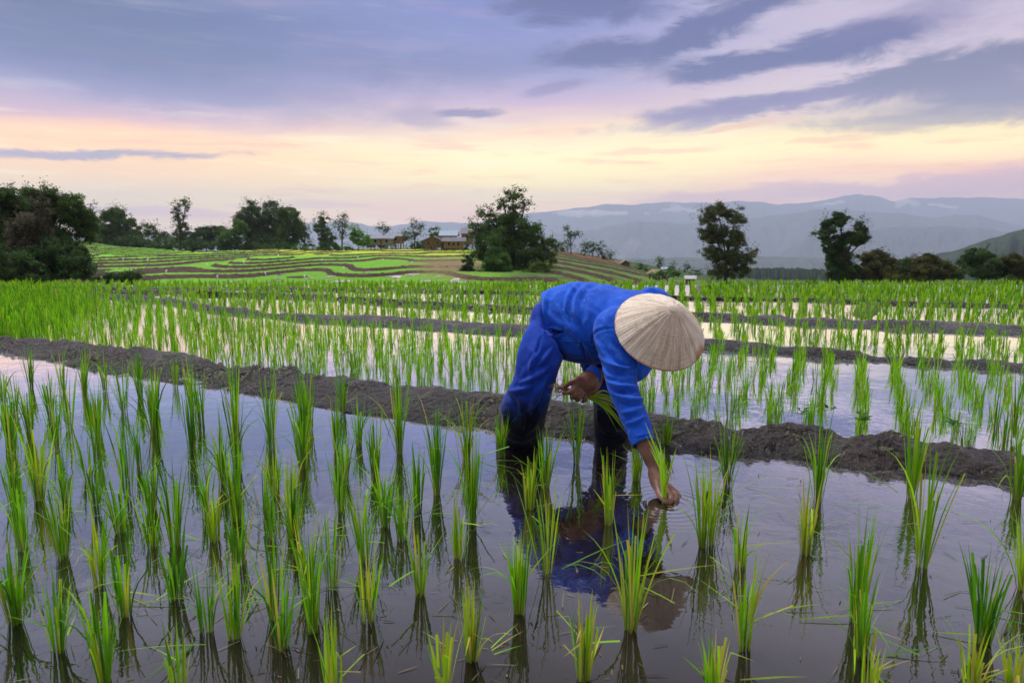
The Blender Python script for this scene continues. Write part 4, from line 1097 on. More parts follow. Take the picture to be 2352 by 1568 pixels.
B.limb([headc+face*.078+hn*.038-earx*.045, headc+face*.09+hn*.042, headc+face*.078+hn*.038+earx*.045], [.009, .009, .009], n=10)
for sgn in (-1, 1):
    B.ball(headc+earx*sgn*.076-hn*.005-face*.005, (.010, .018, .030), [earx, face, hn])
# arms
B.limb([shR-Lax*(-.03), shR, (shR+elR)/2, elR, (elR+cuR)/2, cuR, wrR], [.052, .050, .040, .034, .033, .029, .0215])
B.limb([shL, (shL+elL)/2, elL, (elL+wrL)/2, wrL], [.050, .040, .034, .031, .024])
# legs inside the trousers down under the water
aR = footR+np.array([0, 0, -.16]); aL = footL+np.array([0, 0, -.16])
B.limb([hipR, (hipR+kneeR)/2, kneeR, footR+np.array([0, .02, .0]), aR], [.040, .045, .046, .046, .036])
B.limb([hipL, (hipL+kneeL)/2, kneeL, footL, aL], [.08, .07, .05, .048, .036])
for a in (aR, aL): B.limb([a, a+np.array([.04, -.09, -.04]), a+np.array([.06, -.17, -.05])], [.036, .035, .022])
# hands (px, py in the close crop of the hands: u=1252+x*.243, v=817+y*.243)
def hp(x, y, Y):
    if x > 820: x -= 22; y -= 12
    return P(1252+x*.2431, 817+y*.2431, Y)
# planting hand: back of hand to the right, fingers curled down into the water, thumb on the stalk side
W0 = hp(1052, 1120, 2.222)
kn = [hp(1168, 1290, 2.150), hp(1210, 1285, 2.175), hp(1243, 1297, 2.200), hp(1268, 1320, 2.225)]
B.limb([W0, hp(1085, 1200, 2.20), hp(1120, 1265, 2.175)], [.0225, .026, .022], flat=(imx*.55+vd*.8, .95))
for i, k_ in enumerate(kn):
    base = W0+(hp(1100, 1190, 2.2)-W0)*.6+(k_-W0)*.12
    B.limb([base, base*.45+k_*.55, k_], [.0155, .0135, .0125], n=12)
    down = np.array([0, 0, -1.0])
tips = [(hp(1216, 1352, 2.125), hp(1190, 1400, 2.110), hp(1160, 1420, 2.118)), (hp(1262, 1345, 2.150), hp(1250, 1400, 2.135), hp(1212, 1425, 2.132)),
        (hp(1288, 1350, 2.180), hp(1285, 1402, 2.165), hp(1250, 1432, 2.155)), (hp(1296, 1368, 2.215), hp(1296, 1408, 2.200), hp(1275, 1436, 2.185))]
rads = [.0105, .0108, .0102, .0092]
for k_, (a, b_, c_), r_ in zip(kn, tips, rads):
    B.limb([k_, a, b_, c_], [r_*1.12, r_*1.08, r_*.98, r_*.84], n=12)
B.limb([hp(1078, 1215, 2.185), hp(1098, 1300, 2.150), hp(1128, 1352, 2.118), hp(1160, 1392, 2.100)], [.0155, .0135, .0112, .0092], n=12)   # thumb
# other hand: back of the hand to the camera, pinching the bundle
W1 = wrL+np.array([0, 0, 0])
B.limb([wrL, hp(455, 200, 2.645), hp(400, 240, 2.62), hp(365, 262, 2.60)], [.026, .034, .040, .036], flat=(vd, .55))
B.limb([wrL+np.array([0, 0, -.006]), hp(425, 285, 2.635), hp(378, 335, 2.61)], [.024, .036, .026], flat=(vd, .55))
k2 = [hp(318, 218, 2.575), hp(302, 258, 2.570), hp(318, 306, 2.575), hp(345, 345, 2.585)]
for k_ in k2: B.limb([hp(430, 225, 2.64)*.6+k_*.4, k_], [.0165, .0135], n=12)
B.limb([k2[0], hp(268, 236, 2.556), hp(226, 262, 2.560), hp(186, 296, 2.568)], [.0130, .0112, .0100, .0084], n=12)          # thumb lies along the top
B.limb([k2[1], hp(262, 322, 2.546), hp(222, 346, 2.552), hp(182, 352, 2.566)], [.0130, .0110, .0098, .0082], n=12)
B.limb([k2[2], hp(290, 366, 2.546), hp(258, 386, 2.558), hp(252, 400, 2.585)], [.0128, .0112, .0100, .0088], n=12)
B.limb([k2[2]*.5+k2[3]*.5, hp(330, 392, 2.552), hp(308, 412, 2.566), hp(305, 420, 2.592)], [.0125, .0110, .0098, .0086], n=12)
B.limb([k2[3], hp(380, 405, 2.566), hp(362, 428, 2.580), hp(356, 432, 2.605)], [.0120, .0102, .0090, .0080], n=12)
bme, _ = B.remesh('person', .0034, 5)
person = link('person', bme, skinm)
tag(person, 'person in blue work clothes and conical straw hat, bent over planting rice in the water', 'person')

# hair
Hh = Blob(); Hh.ball(headc+hn*.022-face*.012, (.080, .094, .103), [earx, face, hn])
hme, _ = Hh.remesh('hair', .006, 3)
bm = bmesh.new(); bm.from_mesh(hme)
bmesh.ops.bisect_plane(bm, geom=bm.verts[:]+bm.edges[:]+bm.faces[:], plane_co=Vector(headc+face*.045+hn*.02), plane_no=Vector(unit(face-hn*.7)), clear_outer=True)
bm.to_mesh(hme); bm.free()
hair = link('hair', hme, mottled('black_hair', (.008, .007, .006), (.02, .017, .015), 90, .5, .9, .004), person)

# ---- shirt
Sh = Blob()
rings = [(-.21, .19, .105, -.030), (-.17, .205, .115, -.030), (-.12, .212, .128, -.026), (-.05, .206, .150, -.022), (.02, .190, .170, -.026), (.10, .184, .172, -.032), (.18, .180, .160, -.028), (.24, .178, .138, -.022),
         (.31, .176, .116, -.006), (.37, .150, .096, .004), (.41, .105, .080, .010), (.45, .070, .060, .012)]
Sh.ring_loft([ell(pel+spine*s_+Bax*o_, a, b) for s_, a, b, o_ in rings])
Sh.limb([shR+Lax*.05+Bax*.01, shR+Bax*.0, (shR*.45+elR*.55), elR, (elR+cuR)/2, cuR+unit(cuR-elR)*.03], [.070, .076, .064, .055, .048, .038])
Sh.limb([shL-Lax*.05, shL, (shL+elL)/2, elL, (elL*.5+wrL*.5), wrL+unit(wrL-elL)*.03], [.082, .080, .066, .060, .052, .044])
sme, _ = Sh.remesh('shirt', .0062, 7)
sl_ = [([(640, 78), (575, 120), (520, 190), (500, 290), (530, 360)], 5, .006), ([(730, 95), (640, 130), (570, 200), (560, 290), (600, 370)], 6, .005),
 ([(420, 120), (385, 180), (370, 260), (372, 340)], 5, .006), ([(800, 110), (900, 130), (1000, 140), (1080, 165)], 6, .004), ([(700, 100), (800, 130), (900, 170)], 5, .003),
 ([(380, 290), (440, 360), (520, 400), (600, 480)], 8, .005), ([(430, 230), (480, 330), (560, 410), (640, 520), (680, 600)], 7, .005),
 ([(470, 520), (560, 560), (640, 570)], 7, .005), ([(460, 590), (540, 620), (620, 600)], 7, .005), ([(600, 490), (615, 560), (630, 615)], 3, -.007),
 ([(470, 492), (540, 490), (600, 492)], 2.5, -.004), ([(820, 405), (740, 405), (690, 425), (667, 460), (690, 540), (720, 620)], 3, -.0035), ([(700, 470), (760, 590), (830, 650), (920, 660)], 6, .007),
 ([(720, 620), (790, 680), (870, 700), (935, 690)], 5, -.006), ([(690, 560), (780, 630), (860, 660), (930, 640)], 5, .006),
 ([(760, 730), (840, 765), (900, 770), (965, 770)], 6, .008), ([(770, 770), (840, 800), (920, 805), (975, 790)], 4, -.006), ([(790, 800), (860, 840), (930, 850), (1000, 845)], 6, .007),
 ([(830, 860), (900, 885), (960, 880), (1005, 870)], 4, -.005), ([(850, 930), (920, 930), (990, 900)], 6, .004), ([(880, 1000), (940, 990), (1010, 950)], 6, .004),
 ([(905, 1040), (915, 1100), (940, 1150)], 4, .003), ([(1000, 860), (1020, 940), (1040, 1040)], 5, .004), ([(925, 1092), (985, 1085), (1058, 1068)], 1.8, -.004),
 ([(860, 500), (900, 540), (935, 620), (940, 700)], 6, .006), ([(800, 480), (850, 560), (890, 620)], 7, -.004), ([(360, 400), (430, 395), (490, 415)], 3, .007), ([(395, 440), (440, 435), (490, 422)], 3, -.012),
 ([(610, 130), (620, 260), (600, 380)], 9, -.004), ([(780, 200), (740, 300), (720, 390)], 9, -.003)]
def crumple(V, u, v):
    return (fbm(V[:, 0]*9+V[:, 2]*6, V[:, 1]*9-V[:, 2]*8, 4, 2)*.0045+(1-np.abs(fbm(V[:, 0]*9+V[:, 2]*14, V[:, 1]*10-V[:, 2]*4, 7, 2)))**4*.0045)
folds(sme, sl_, crumple)
def open_end(me, co, no, rad=None):
    bm = bmesh.new(); bm.from_mesh(me)
    co = Vector(co); no = Vector(unit(no))
    vs = [v for v in bm.verts if rad is None or (v.co-co).length < rad]
    es = [e for e in bm.edges if rad is None or all((v.co-co).length < rad for v in e.verts)]
    fs = [f for f in bm.faces if rad is None or all((v.co-co).length < rad for v in f.verts)]
    bmesh.ops.bisect_plane(bm, geom=vs+es+fs, plane_co=co, plane_no=no, clear_outer=True)
    bm.to_mesh(me); bm.free()
open_end(sme, cuR+unit(cuR-elR)*.008, unit(cuR-elR), .13)
open_end(sme, wrL+unit(elL-wrL)*.012, unit(wrL-elL), .062)
hemc = np.array([(0, 352), (160, 348), (250, 348), (400, 357), (500, 424), (590, 466), (650, 520), (720, 590), (900, 640)], float)
Vh = np.zeros(len(sme.vertices)*3); sme.vertices.foreach_get('co', Vh); Vh = Vh.reshape(-1, 3)
uh, vh_ = proj(Vh); lim = 1116.1+.3646*np.interp((vh_-608)/.3646, hemc[:, 0], hemc[:, 1])
out_ = (uh < lim) & (Vh[:, 0] < elR[0]) & (Vh[:, 1] > 2.62)
bm = bmesh.new(); bm.from_mesh(sme); bm.verts.ensure_lookup_table()
kill = [f for f in bm.faces if all(out_[v.index] for v in f.verts)]
bmesh.ops.delete(bm, geom=kill, context='FACES')
bm.verts.ensure_lookup_table(); bm.verts.index_update()
bm.to_mesh(sme); bm.free()
Vh = np.zeros(len(sme.vertices)*3); sme.vertices.foreach_get('co', Vh); Vh = Vh.reshape(-1, 3)
uh, vh_ = proj(Vh); lim = 1116.1+.3646*np.interp((vh_-608)/.3646, hemc[:, 0], hemc[:, 1])
k_ = (uh < lim) & (Vh[:, 0] < elR[0]) & (Vh[:, 1] > 2.62)
Vh[k_, 0] += (lim-uh)[k_]*Vh[k_, 1]/1568
sme.vertices.foreach_set('co', Vh.ravel()); sme.update()
open_end(sme, msh+spine*.10, unit(spine), .13)
sme.polygons.foreach_set('use_smooth', [True]*len(sme.polygons))
shirt = link('shirt', sme, shirtm, person)
md = shirt.modifiers.new('thick', 'SOLIDIFY'); md.thickness = .0035; md.offset = -1
# breast pocket
# ---- trousers
Tr = Blob()
Tr.ring_loft([ell(pel+spine*s_+Bax*o_, a, b) for s_, a, b, o_ in [(-.11, .06, .05, -.01), (-.09, .10, .085, .0), (-.05, .140, .110, -.012), (0, .160, .130, -.016), (.08, .15, .13, -.01)]])
gl = unit(-spine*.8+Bax*.25)
Tr.ball(hipR+gl*.010, (.094, .09, .108)); Tr.ball(hipL+gl*.01, (.09, .09, .10))
bR = footR+np.array([-.0, 0, -.06]); bL = footL+np.array([0, 0, -.06])
Tr.limb([hipR, P(1247, 800, 2.76), P(1234, 841, 2.71), P(1226, 878, 2.69), P(1211, 918, 2.70), P(1199, 954, 2.74), P(1194, 995, 2.81), bR], [.088, .093, .088, .083, .092, .099, .104, .104])
Tr.limb([hipL, P(1378, 815, 2.94), kneeL, P(1403, 960, 2.82), P(1405, 1020, 2.82), bL], [.11, .098, .078, .074, .074, .074])
tme, _ = Tr.remesh('trousers', .0066, 14)
Vt = np.zeros(len(tme.vertices)*3); tme.vertices.foreach_get('co', Vt); Vt = Vt.reshape(-1, 3); Nt = normals(tme)
ut, vt2 = proj(Vt); lt = 1116.1+.3646*np.interp((vt2-608)/.3646, hemc[:, 0], hemc[:, 1])
bvs = BVHTree.FromPolygons([v.co[:] for v in sme.vertices], [p.vertices[:] for p in sme.polygons])
cov = np.zeros(len(Vt)); cam0 = np.array([0, 0, CAMZ])
for i in np.nonzero((ut > lt-4) & (vt2 < 880) & (Vt[:, 1] > 2.5))[0]:
    d_ = Vt[i]-cam0; L0 = np.linalg.norm(d_); hit = bvs.ray_cast(Vector(cam0), Vector(d_/L0))
    if hit[0] is not None and hit[3] < L0+.045: cov[i] = 1
Et = np.zeros(len(tme.edges)*2, int); tme.edges.foreach_get('vertices', Et)
cov3 = lap(np.repeat(cov[:, None], 3, 1), Et.reshape(-1, 2), 3)[:, 0]
Vt -= Nt*(.026*cov3)[:, None]
tme.vertices.foreach_set('co', Vt.ravel()); tme.update()
tl = [([(300, 260), (250, 420), (215, 540), (180, 720)], 9, .005), ([(340, 540), (290, 620), (270, 700)], 6, .006), ([(400, 640), (340, 690), (270, 730), (200, 750)], 7, .008), ([(390, 700), (330, 800), (290, 900), (270, 1010)], 7, .010),
 ([(300, 760), (220, 790), (150, 800)], 7, .007), ([(130, 800), (180, 860), (200, 940)], 8, -.007), ([(100, 880), (130, 960), (120, 1060)], 8, .007), ([(330, 880), (280, 960), (240, 1060)], 7, -.009), ([(350, 440), (320, 560), (290, 640)], 3, -.004),
 ([(420, 520), (380, 580), (330, 640)], 6, .006), ([(700, 760), (720, 860), (715, 1000)], 8, .006), ([(760, 800), (790, 950), (780, 1080)], 8, -.006), ([(720, 1040), (800, 1060), (880, 1050)], 6, .006)]
folds(tme, tl, crumple)
bm = bmesh.new(); bm.from_mesh(tme)
bmesh.ops.bisect_plane(bm, geom=bm.verts[:]+bm.edges[:]+bm.faces[:], plane_co=(0, 0, -.07), plane_no=(0, 0, -1), clear_outer=True); bm.to_mesh(tme); bm.free()
tme.polygons.foreach_set('use_smooth', [True]*len(tme.polygons))
link('trousers', tme, pantm, person)

# shade in the shirt's side gap as a dark sheet, patch pocket as cloth
def patch(name, pts, mat, off, par, thick=.003, grid=8):
    """cloth quad laid on a mesh as seen from the front"""
    bvh = BVHTree.FromPolygons([v.co[:] for v in par.data.vertices], [p.vertices[:] for p in par.data.polygons])
    q = zc(pts); V = []
    for i in range(grid+1):
        for j in range(grid+1):
            a = i/grid; b_ = j/grid
            p = (q[0]*(1-a)+q[1]*a)*(1-b_)+(q[3]*(1-a)+q[2]*a)*b_
            d = unit(ray(p[0], p[1])); hit = bvh.ray_cast(Vector((0, 0, CAMZ)), Vector(d))
            if hit[0] is None: V.append(np.array([0, 0, CAMZ])+d*2.7); continue
            V.append(np.array(hit[0])+np.array(hit[1])*off)
    F = [(i*(grid+1)+j, (i+1)*(grid+1)+j, (i+1)*(grid+1)+j+1, i*(grid+1)+j+1) for i in range(grid) for j in range(grid)]
    o = link(name, mesh_np(name, V, F), mat, person)
    m_ = o.modifiers.new('t', 'SOLIDIFY'); m_.thickness = thick; m_.offset = 0
    return o
patch('pocket', [(468, 478), (600, 476), (622, 582), (502, 588)], shirtm, .003, shirt)
darkm = material('side_gap_shade', .95, (.002, .003, .010), .05)[0]
patch('side_gap_shade', [(362, 402), (486, 418), (436, 440), (418, 432)], darkm, .002, shirt, .001, 6)  # near-black colour stands in for the shade inside the gap
patch('pocket_flap', [(364, 412), (430, 438), (420, 462), (392, 446)], shirtm, .006, shirt, .003, 6)

# ---- hat
ax_x = unit(np.cross(hn, [0, 0, 1.])); ax_y = np.cross(hn, ax_x)
NR, NA = 46, 288
RH, HH = .169, .146
V = []; 
for i in range(NR+1):
    s_ = i/NR
    r = RH*s_*(1-.0)+.004*math.sin(s_*math.pi)      # slight outward bow
    z = HH*(1-s_)*(1.0)+.010*math.sin(s_*math.pi)
    if s_ < .06: z -= .006*(1-s_/.06)
    for k in range(NA):
        a = 2*math.pi*k/NA
        jag = .0006*math.sin(k*1.7)+.0008*math.sin(k*.53+1)
        rr = r+(jag if s_ > .1 else 0)+.0016*math.sin(3*a+1)*s_+.0012*math.sin(5*a)*s_
        if i % 3 == 0 and i > 2: rr += .0007
        V.append(hatc+ax_x*rr*math.cos(a)+ax_y*rr*math.sin(a)+hn*z)
F = [(i*NA+k, i*NA+(k+1) % NA, (i+1)*NA+(k+1) % NA, (i+1)*NA+k) for i in range(NR) for k in range(NA)]
hme = mesh_np('hat', V, F)
uvl = hme.uv_layers.new(name='UVMap'); dat = np.zeros((len(hme.loops), 2), np.float32)
fi = 0
for p_ in hme.polygons:
    q = p_.index; i, k = divmod(q, NA)
    for li, vi in zip(p_.loop_indices, p_.vertices):
        ii, kk = divmod(vi, NA)
        if k == NA-1 and kk == 0: kk = NA
        dat[li] = (kk/NA, ii/NR)
uvl.data.foreach_set('uv', dat.ravel())
hatm, t, bs = material('palm_leaf_straw', .7, (.6, .5, .38), .3)
uv = t.n('ShaderNodeTexCoord').outputs['UV']; su = t.n('ShaderNodeSeparateXYZ', Vector=uv)
ang = t.math('ADD', t.math('MULTIPLY', su.outputs[0], 2*math.pi), t.math('MULTIPLY', t.math('SUBTRACT', t.noise(t.n('ShaderNodeNewGeometry').outputs['Position'], 22, 3, .6).outputs[0], .5), .10))
cyl = t.n('ShaderNodeCombineXYZ', X=t.math('MULTIPLY', t.math('COSINE', ang), 10.0), Y=t.math('MULTIPLY', t.math('SINE', ang), 10.0), Z=t.math('MULTIPLY', su.outputs[1], .8)).outputs[0]
st = t.noise(cyl, 1.1, 6, .75).outputs[0]; st2 = t.noise(cyl, 3.4, 5, .7).outputs[0]
leafw = t.n('ShaderNodeTexVoronoi', Vector=cyl, Scale=1.25).outputs['Color']
leafv = t.n('ShaderNodeSeparateXYZ', Vector=leafw).outputs[0]
c = t.mix(t.maprange(st, .3, .7), (.56, .47, .37), (.92, .85, .74))
c = t.mix(t.math('MULTIPLY', t.maprange(st2, .5, .72), .75), c, (.92, .86, .74))
c = t.mix(t.math('MULTIPLY', t.maprange(st2, .47, .32), .7), c, (.20, .14, .085))
c = t.mix(t.maprange(leafv, .3, 1, 0, .30), c, (.50, .36, .22))
hoop = t.math('FRACT', t.math('MULTIPLY', su.outputs[1], 13.0))
hoopm = t.math('MULTIPLY', t.maprange(hoop, .12, .0), t.maprange(t.noise(cyl, .35, 2).outputs[0], .42, .55, 0, .75))
c = t.mix(t.maprange(t.noise(t.n('ShaderNodeNewGeometry').outputs['Position'], 14, 4, .6).outputs[0], .52, .68, 0, .5), c, (.44, .34, .24))
c = t.mix(hoopm, c, (.92, .87, .74))
pos = t.n('ShaderNodeNewGeometry').outputs['Position']
sc0 = tuple(P(1628, 828, 2.45))
c = t.mix(t.maprange(t.vmath('DISTANCE', t.vmath('ADD', pos, t.vmath('SCALE', t.vmath('SUBTRACT', t.noise(pos, 12, 3).outputs['Color'], (.5, .5, .5)), scale=.06)), sc0), .075, .045, 0, .75), c, (.34, .15, .06))
t.set(bs.inputs['Base Color'], c)
t.set(bs.inputs['Normal'], t.bump(t.math('ADD', t.math('ADD', st, st2), t.math('MULTIPLY', hoopm, .5)), .8, .0035))
bs.inputs['Subsurface Weight'].default_value = 0
hat = link('hat', hme, hatm, person)
md = hat.modifiers.new('thick', 'SOLIDIFY'); md.thickness = .003; md.offset = -1
mb = MB()
rim = [hatc+ax_x*RH*math.cos(a)+ax_y*RH*math.sin(a) for a in np.linspace(0, 2*math.pi, 97)]
mb.tube(rim, .0034, 8, False)
mb.build('hat_rim', mottled('bamboo_rim', (.42, .22, .09), (.60, .36, .17), 40, .5, .4, .003), hat, True)
# loose straw ends near the tip
mb = MB()
for k in range(16):
    a = rng.uniform(0, 6.28); s_ = rng.uniform(.12, .8)
    rr = RH*s_; p = hatc+ax_x*rr*math.cos(a)+ax_y*rr*math.sin(a)+hn*(HH*(1-s_)+.011)
    d = unit(ax_x*math.cos(a)+ax_y*math.sin(a)-hn*.9+rng.normal(0, .25, 3))
    mb.tube([p, p+d*.012+hn*.003, p+d*.022+hn*.008], [.0006, .0006, .0003], 4, False)
mb.build('straw_ends', hatm, hat, True)
# strings: chin strap
mb = MB()
mb.tube([hatc+earx*.10+hn*.045, headc+earx*.083-hn*.03, headc-hn*.115+face*.03, headc-earx*.083-hn*.03, hatc-earx*.10+hn*.045], .0025, 6)
mb.build('chin_strap', mottled('strap_cloth', (.25, .2, .2), (.35, .3, .3), 50), hat, True)

# ---- bundle of seedlings held in the other hand
def ribbon_part(mb_pts, name, mat, par, w0=.0035, colr=None):
    VV = []; FF = []; CC = []; n0 = 0
    for pts, w_, col in mb_pts:
        p = smooth_line(resample(np.array(pts), 12), 2)
        tdir_ = np.gradient(p, axis=0); tdir_ /= np.linalg.norm(tdir_, axis=1)[:, None]
        sd_ = np.cross(tdir_, unit(rng.normal(0, .35, 3)+np.array([0, -1, .3]))); sd_ /= np.linalg.norm(sd_, axis=1)[:, None]
        tp = np.clip((1-np.linspace(0, 1, 12))/.35, .05, 1)[:, None]
        VV.append(np.stack([p-sd_*w_*tp, p+sd_*w_*tp], 1).reshape(-1, 3)); i_ = np.arange(11)*2+n0
        FF.append(np.stack([i_, i_+1, i_+3, i_+2], 1)); CC.append(np.tile(col, (24, 1))); n0 += 24
    return link(name, mesh_np(name, np.concatenate(VV), np.concatenate(FF), np.concatenate(CC)), mat, par)
grip = hp(262, 330, 2.585)
bund = empty('seedling_bundle', tuple(grip)); tag(bund, 'bundle of rice seedlings with brown roots held sideways in the farmer\'s raised hand', 'seedlings')
L_ = []
ends = [(790, 750), (770, 680), (690, 772), (800, 620), (770, 560), (740, 500), (690, 430), (660, 380), (632, 352), (760, 700), (800, 720), (700, 540), (720, 470), (650, 410), (780, 660), (730, 600), (800, 560), (790, 480), (800, 700), (700, 600)]
for (x, y) in ends:
    e = hp(x+rng.normal(0, 10), y+rng.normal(0, 10), 2.70+rng.uniform(-.06, .06))
    m_ = hp(430+rng.uniform(-12, 12), 400+rng.uniform(-16, 12), 2.62)
    m2 = (m_+e)/2+np.array([0, 0, .02+rng.uniform(0, .02)])
    col = np.array([.30, .52, .035])*rng.uniform(.6, 1.2) if rng.uniform() > .25 else np.array([.45, .50, .06])
    L_.append(([grip-grip, m_-grip, m2-grip, e-grip], rng.uniform(.0022, .0042), col))
ribbon_part(L_, 'leaves', ricem, bund)
mb = MB(); r0 = hp(188, 312, 2.575)
for k in range(34):
    x, y = rng.uniform(20, 150), rng.uniform(250, 480)
    if k % 3: y = rng.uniform(270, 350)
    e = hp(x, y, 2.58+rng.uniform(-.05, .05)); a = r0+rng.normal(0, .004, 3)
    m_ = (a*.5+e*.5)+rng.normal(0, .010, 3)+np.array([0, 0, .006])
    m3 = a*.25+e*.75+rng.normal(0, .008, 3)
    mb.tube([a-grip, m_-grip, m3-grip, e-grip], [.0016, .0011, .0008, .0004], 5, False)
for k in range(10): mb.tube([grip-grip+rng.normal(0, .004, 3), r0-grip+rng.normal(0, .004, 3)], [.0022, .0026], 6)
mb.build('roots', mottled('brown_roots', (.16, .075, .04), (.28, .15, .08), 60, .8), bund, True)
# ---- seedling being planted
sb = hp(1146, 1405, 2.112); sb[2] = max(sb[2], 0)
sd_o = empty('rice_seedling', tuple(sb)); tag(sd_o, 'single green seedling gripped by the farmer\'s lower hand at the water', 'seedlings')
L_ = []
for (x, y, w_) in [(962, 628, .0030), (1040, 640, .0026), (975, 760, .0040), (1060, 820, .0036), (1110, 800, .0030), (1150, 860, .0034), (1268, 862, .0034), (1160, 950, .003), (1095, 850, .0034), (1130, 900, .0036), (1075, 960, .003), (1180, 1000, .0024), (1010, 880, .003), (1120, 1000, .0032)]:
    e = hp(x, y, 2.115+rng.uniform(-.05, .07)); b0 = rng.normal(0, .004, 3)*np.array([1, 1, 0])
    m_ = (e-sb)*.5+np.array([.018 if x < 1100 else -.004, 0, .01])
    col = np.array([.34, .62, .03])*rng.uniform(.8, 1.25)
    L_.append(([b0, m_, e-sb], w_, col))
e1 = [np.zeros(3), hp(1150, 1250, 2.1)-sb, hp(1212, 1120, 2.09)-sb, hp(1172, 1010, 2.09)-sb]
L_.append((e1, .0014, np.array([.45, .14, .03])))
ribbon_part(L_, 'leaves', ricem, sd_o)
# ------------------------------------------------------------------ houses and small things on the slope
woodm = mottled('old_wood', (.11, .065, .040), (.20, .125, .08), 3, .85, .5, .03)
darkw = material('dark_opening', .9, (.012, .010, .010), .1)[0]
wallg = mottled('pale_wall_sheet', (.16, .16, .20), (.26, .26, .30), 2, .8, .2, .02)
tanw = mottled('woven_wall', (.18, .11, .065), (.28, .18, .10), 3, .85, .3, .02)
def corr(name, c1, c2):
    m, t, b = material(name, .45, c1, .5)
    tc = t.n('ShaderNodeTexCoord').outputs['Object']
    wv = t.nt.nodes.new('ShaderNodeTexWave'); t.set(wv.inputs['Vector'], tc); wv.inputs['Scale'].default_value = 3.2; wv.bands_direction = 'X'
    t.set(b.inputs['Base Color'], t.mix(t.maprange(t.noise(tc, 1.3, 5, .7).outputs[0], .4, .65), c1, c2))
    t.set(b.inputs['Normal'], t.bump(wv.outputs['Fac'], .6, .04)); return m
roofg = corr('corrugated_roof', (.22, .24, .30), (.17, .17, .21)); roofb = corr('tile_roof_brown', (.07, .052, .062), (.11, .08, .085)); roofbl = corr('blue_roof', (.22, .32, .44), (.28, .38, .48)); roofp = corr('purple_grey_roof', (.085, .07, .105), (.13, .10, .14))
thatch = mottled('thatch', (.22, .16, .10), (.34, .26, .17), 6, .95, .8, .05)
def house(name, label, u, vground, vroof, wpx, Y, roofm, wallm_, dep=4.0, stilt=0.0, eave=.35, nwin=2, gable=False, rise=.28, ndoor=1, rot=0):
    if Y >= 90: Y = Y*KY
    px = 1568/Y
    w_ = wpx/px; b = P(u, vground, Y); top = P(u, vroof, Y)[2]; H = top-b[2]
    root = empty(name, tuple(b)); root.rotation_euler = (0, 0, rot); tag(root, label, 'house' if name != 'shed' else 'shed')
    st = stilt*H; rr = rise*H; wh = H-st-rr
    mb = MB(); th = .08
    # front wall with openings built as panels around them
    ops = []
    n = nwin+ndoor; xs = np.linspace(-w_/2, w_/2, n+2)[1:-1]
    ow = min(.42*w_/(n+1), 1.0)
    x_prev = -w_/2
    for i, x in enumerate(xs):
        door = (i == n//2 and ndoor)
        z0 = st+.02 if door else st+wh*.38; z1 = st+wh*.84
        mb.box(((x_prev+x-ow/2)/2, -dep/2, st+wh/2), (x-ow/2-x_prev, th, wh))
        mb.box((x, -dep/2, (z1+st+wh)/2), (ow, th, st+wh-z1))
        if not door: mb.box((x, -dep/2, (st+z0)/2), (ow, th, z0-st))
        ops.append((x, z0, z1, door)); x_prev = x+ow/2
    mb.box(((x_prev+w_/2)/2, -dep/2, st+wh/2), (w_/2-x_prev, th, wh))
    mb.box((-w_/2+th/2, th/2, st+wh/2), (th, dep-th, wh)); mb.box((w_/2-th/2, th/2, st+wh/2), (th, dep-th, wh))
    mb.box((0, dep/2, st+wh/2), (w_-2*th, th, wh)); mb.box((0, 0, st+.04), (w_-2*th-.01, dep-th-.01, .08))
    mb.build('wall', wallm_, root)
    for x, z0, z1, door in ops:
        m2 = MB()
        if door: m2.box((x, -dep/2+.05, (z0+z1)/2), (ow-.02, .03, z1-z0-.02)); m2.build('door', woodm, root)
        else:
            for sx in (-1, 1): m2.box((x+sx*(ow/2-.03), -dep/2-.045, (z0+z1)/2), (.06, .05, z1-z0))
            for zz in (z0+.03, z1-.03): m2.box((x, -dep/2-.045, zz), (ow-.14, .05, .06))
            f = m2.build('window', woodm, root)
            m3 = MB(); m3.box((x, -dep/2+.06, (z0+z1)/2), (ow-.02, .02, z1-z0-.02)); m3.build('pane', darkw, f)
    z = st+wh
    m = MB(); e = eave; t_ = .07
    if gable:     # ridge runs away from the viewer
        A = [(-w_/2-e, -dep/2-e, z-.1), (0, -dep/2-e, z+rr), (w_/2+e, -dep/2-e, z-.1)]
        A = A+[(x, dep/2+e, q) for x, y, q in A]
    else:
        A = [(-w_/2-e, -dep/2-e, z-.1), (-w_/2-e, 0, z+rr), (-w_/2-e, dep/2+e, z-.1)]
        A = A+[(w_/2+e, y, q) for x, y, q in A]
    up = [(x, y, q+t_) for x, y, q in A]
    m.add(A+up, [(6, 7, 10, 9), (7, 8, 11, 10), (0, 3, 4, 1), (1, 4, 5, 2), (0, 6, 9, 3), (2, 5, 11, 8), (0, 1, 7, 6), (1, 2, 8, 7), (3, 9, 10, 4), (4, 10, 11, 5)])
    m.build('roof', roofm, root)
    m = MB()
    if gable: m.add([(-w_/2, -dep/2+.01, z), (w_/2, -dep/2+.01, z), (0, -dep/2+.01, z+rr-.03)], [(0, 1, 2)])
    else:
        for sx in (-1, 1): m.add([(sx*(w_/2-.01), -dep/2, z), (sx*(w_/2-.01), dep/2, z), (sx*(w_/2-.01), 0, z+rr-.03)], [(0, 1, 2)])
    m.build('gable_wall', wallm_, root)
    if st > 0:
        for x in np.linspace(-w_/2+.1, w_/2-.1, max(3, int(w_/1.3))):
            for y in (-dep/2+.1, dep/2-.1):
                m = MB(); m.box((x, y, st/2-.4), (.14, .14, st+.8)); m.build('post', woodm, root)
    return root
house('wooden_house', 'long pale house with grey corrugated roof left of the half bare tree', 880, 564, 541, 50, 100, roofg, wallg, 4, .05, .45, 2, False, .28, 1)
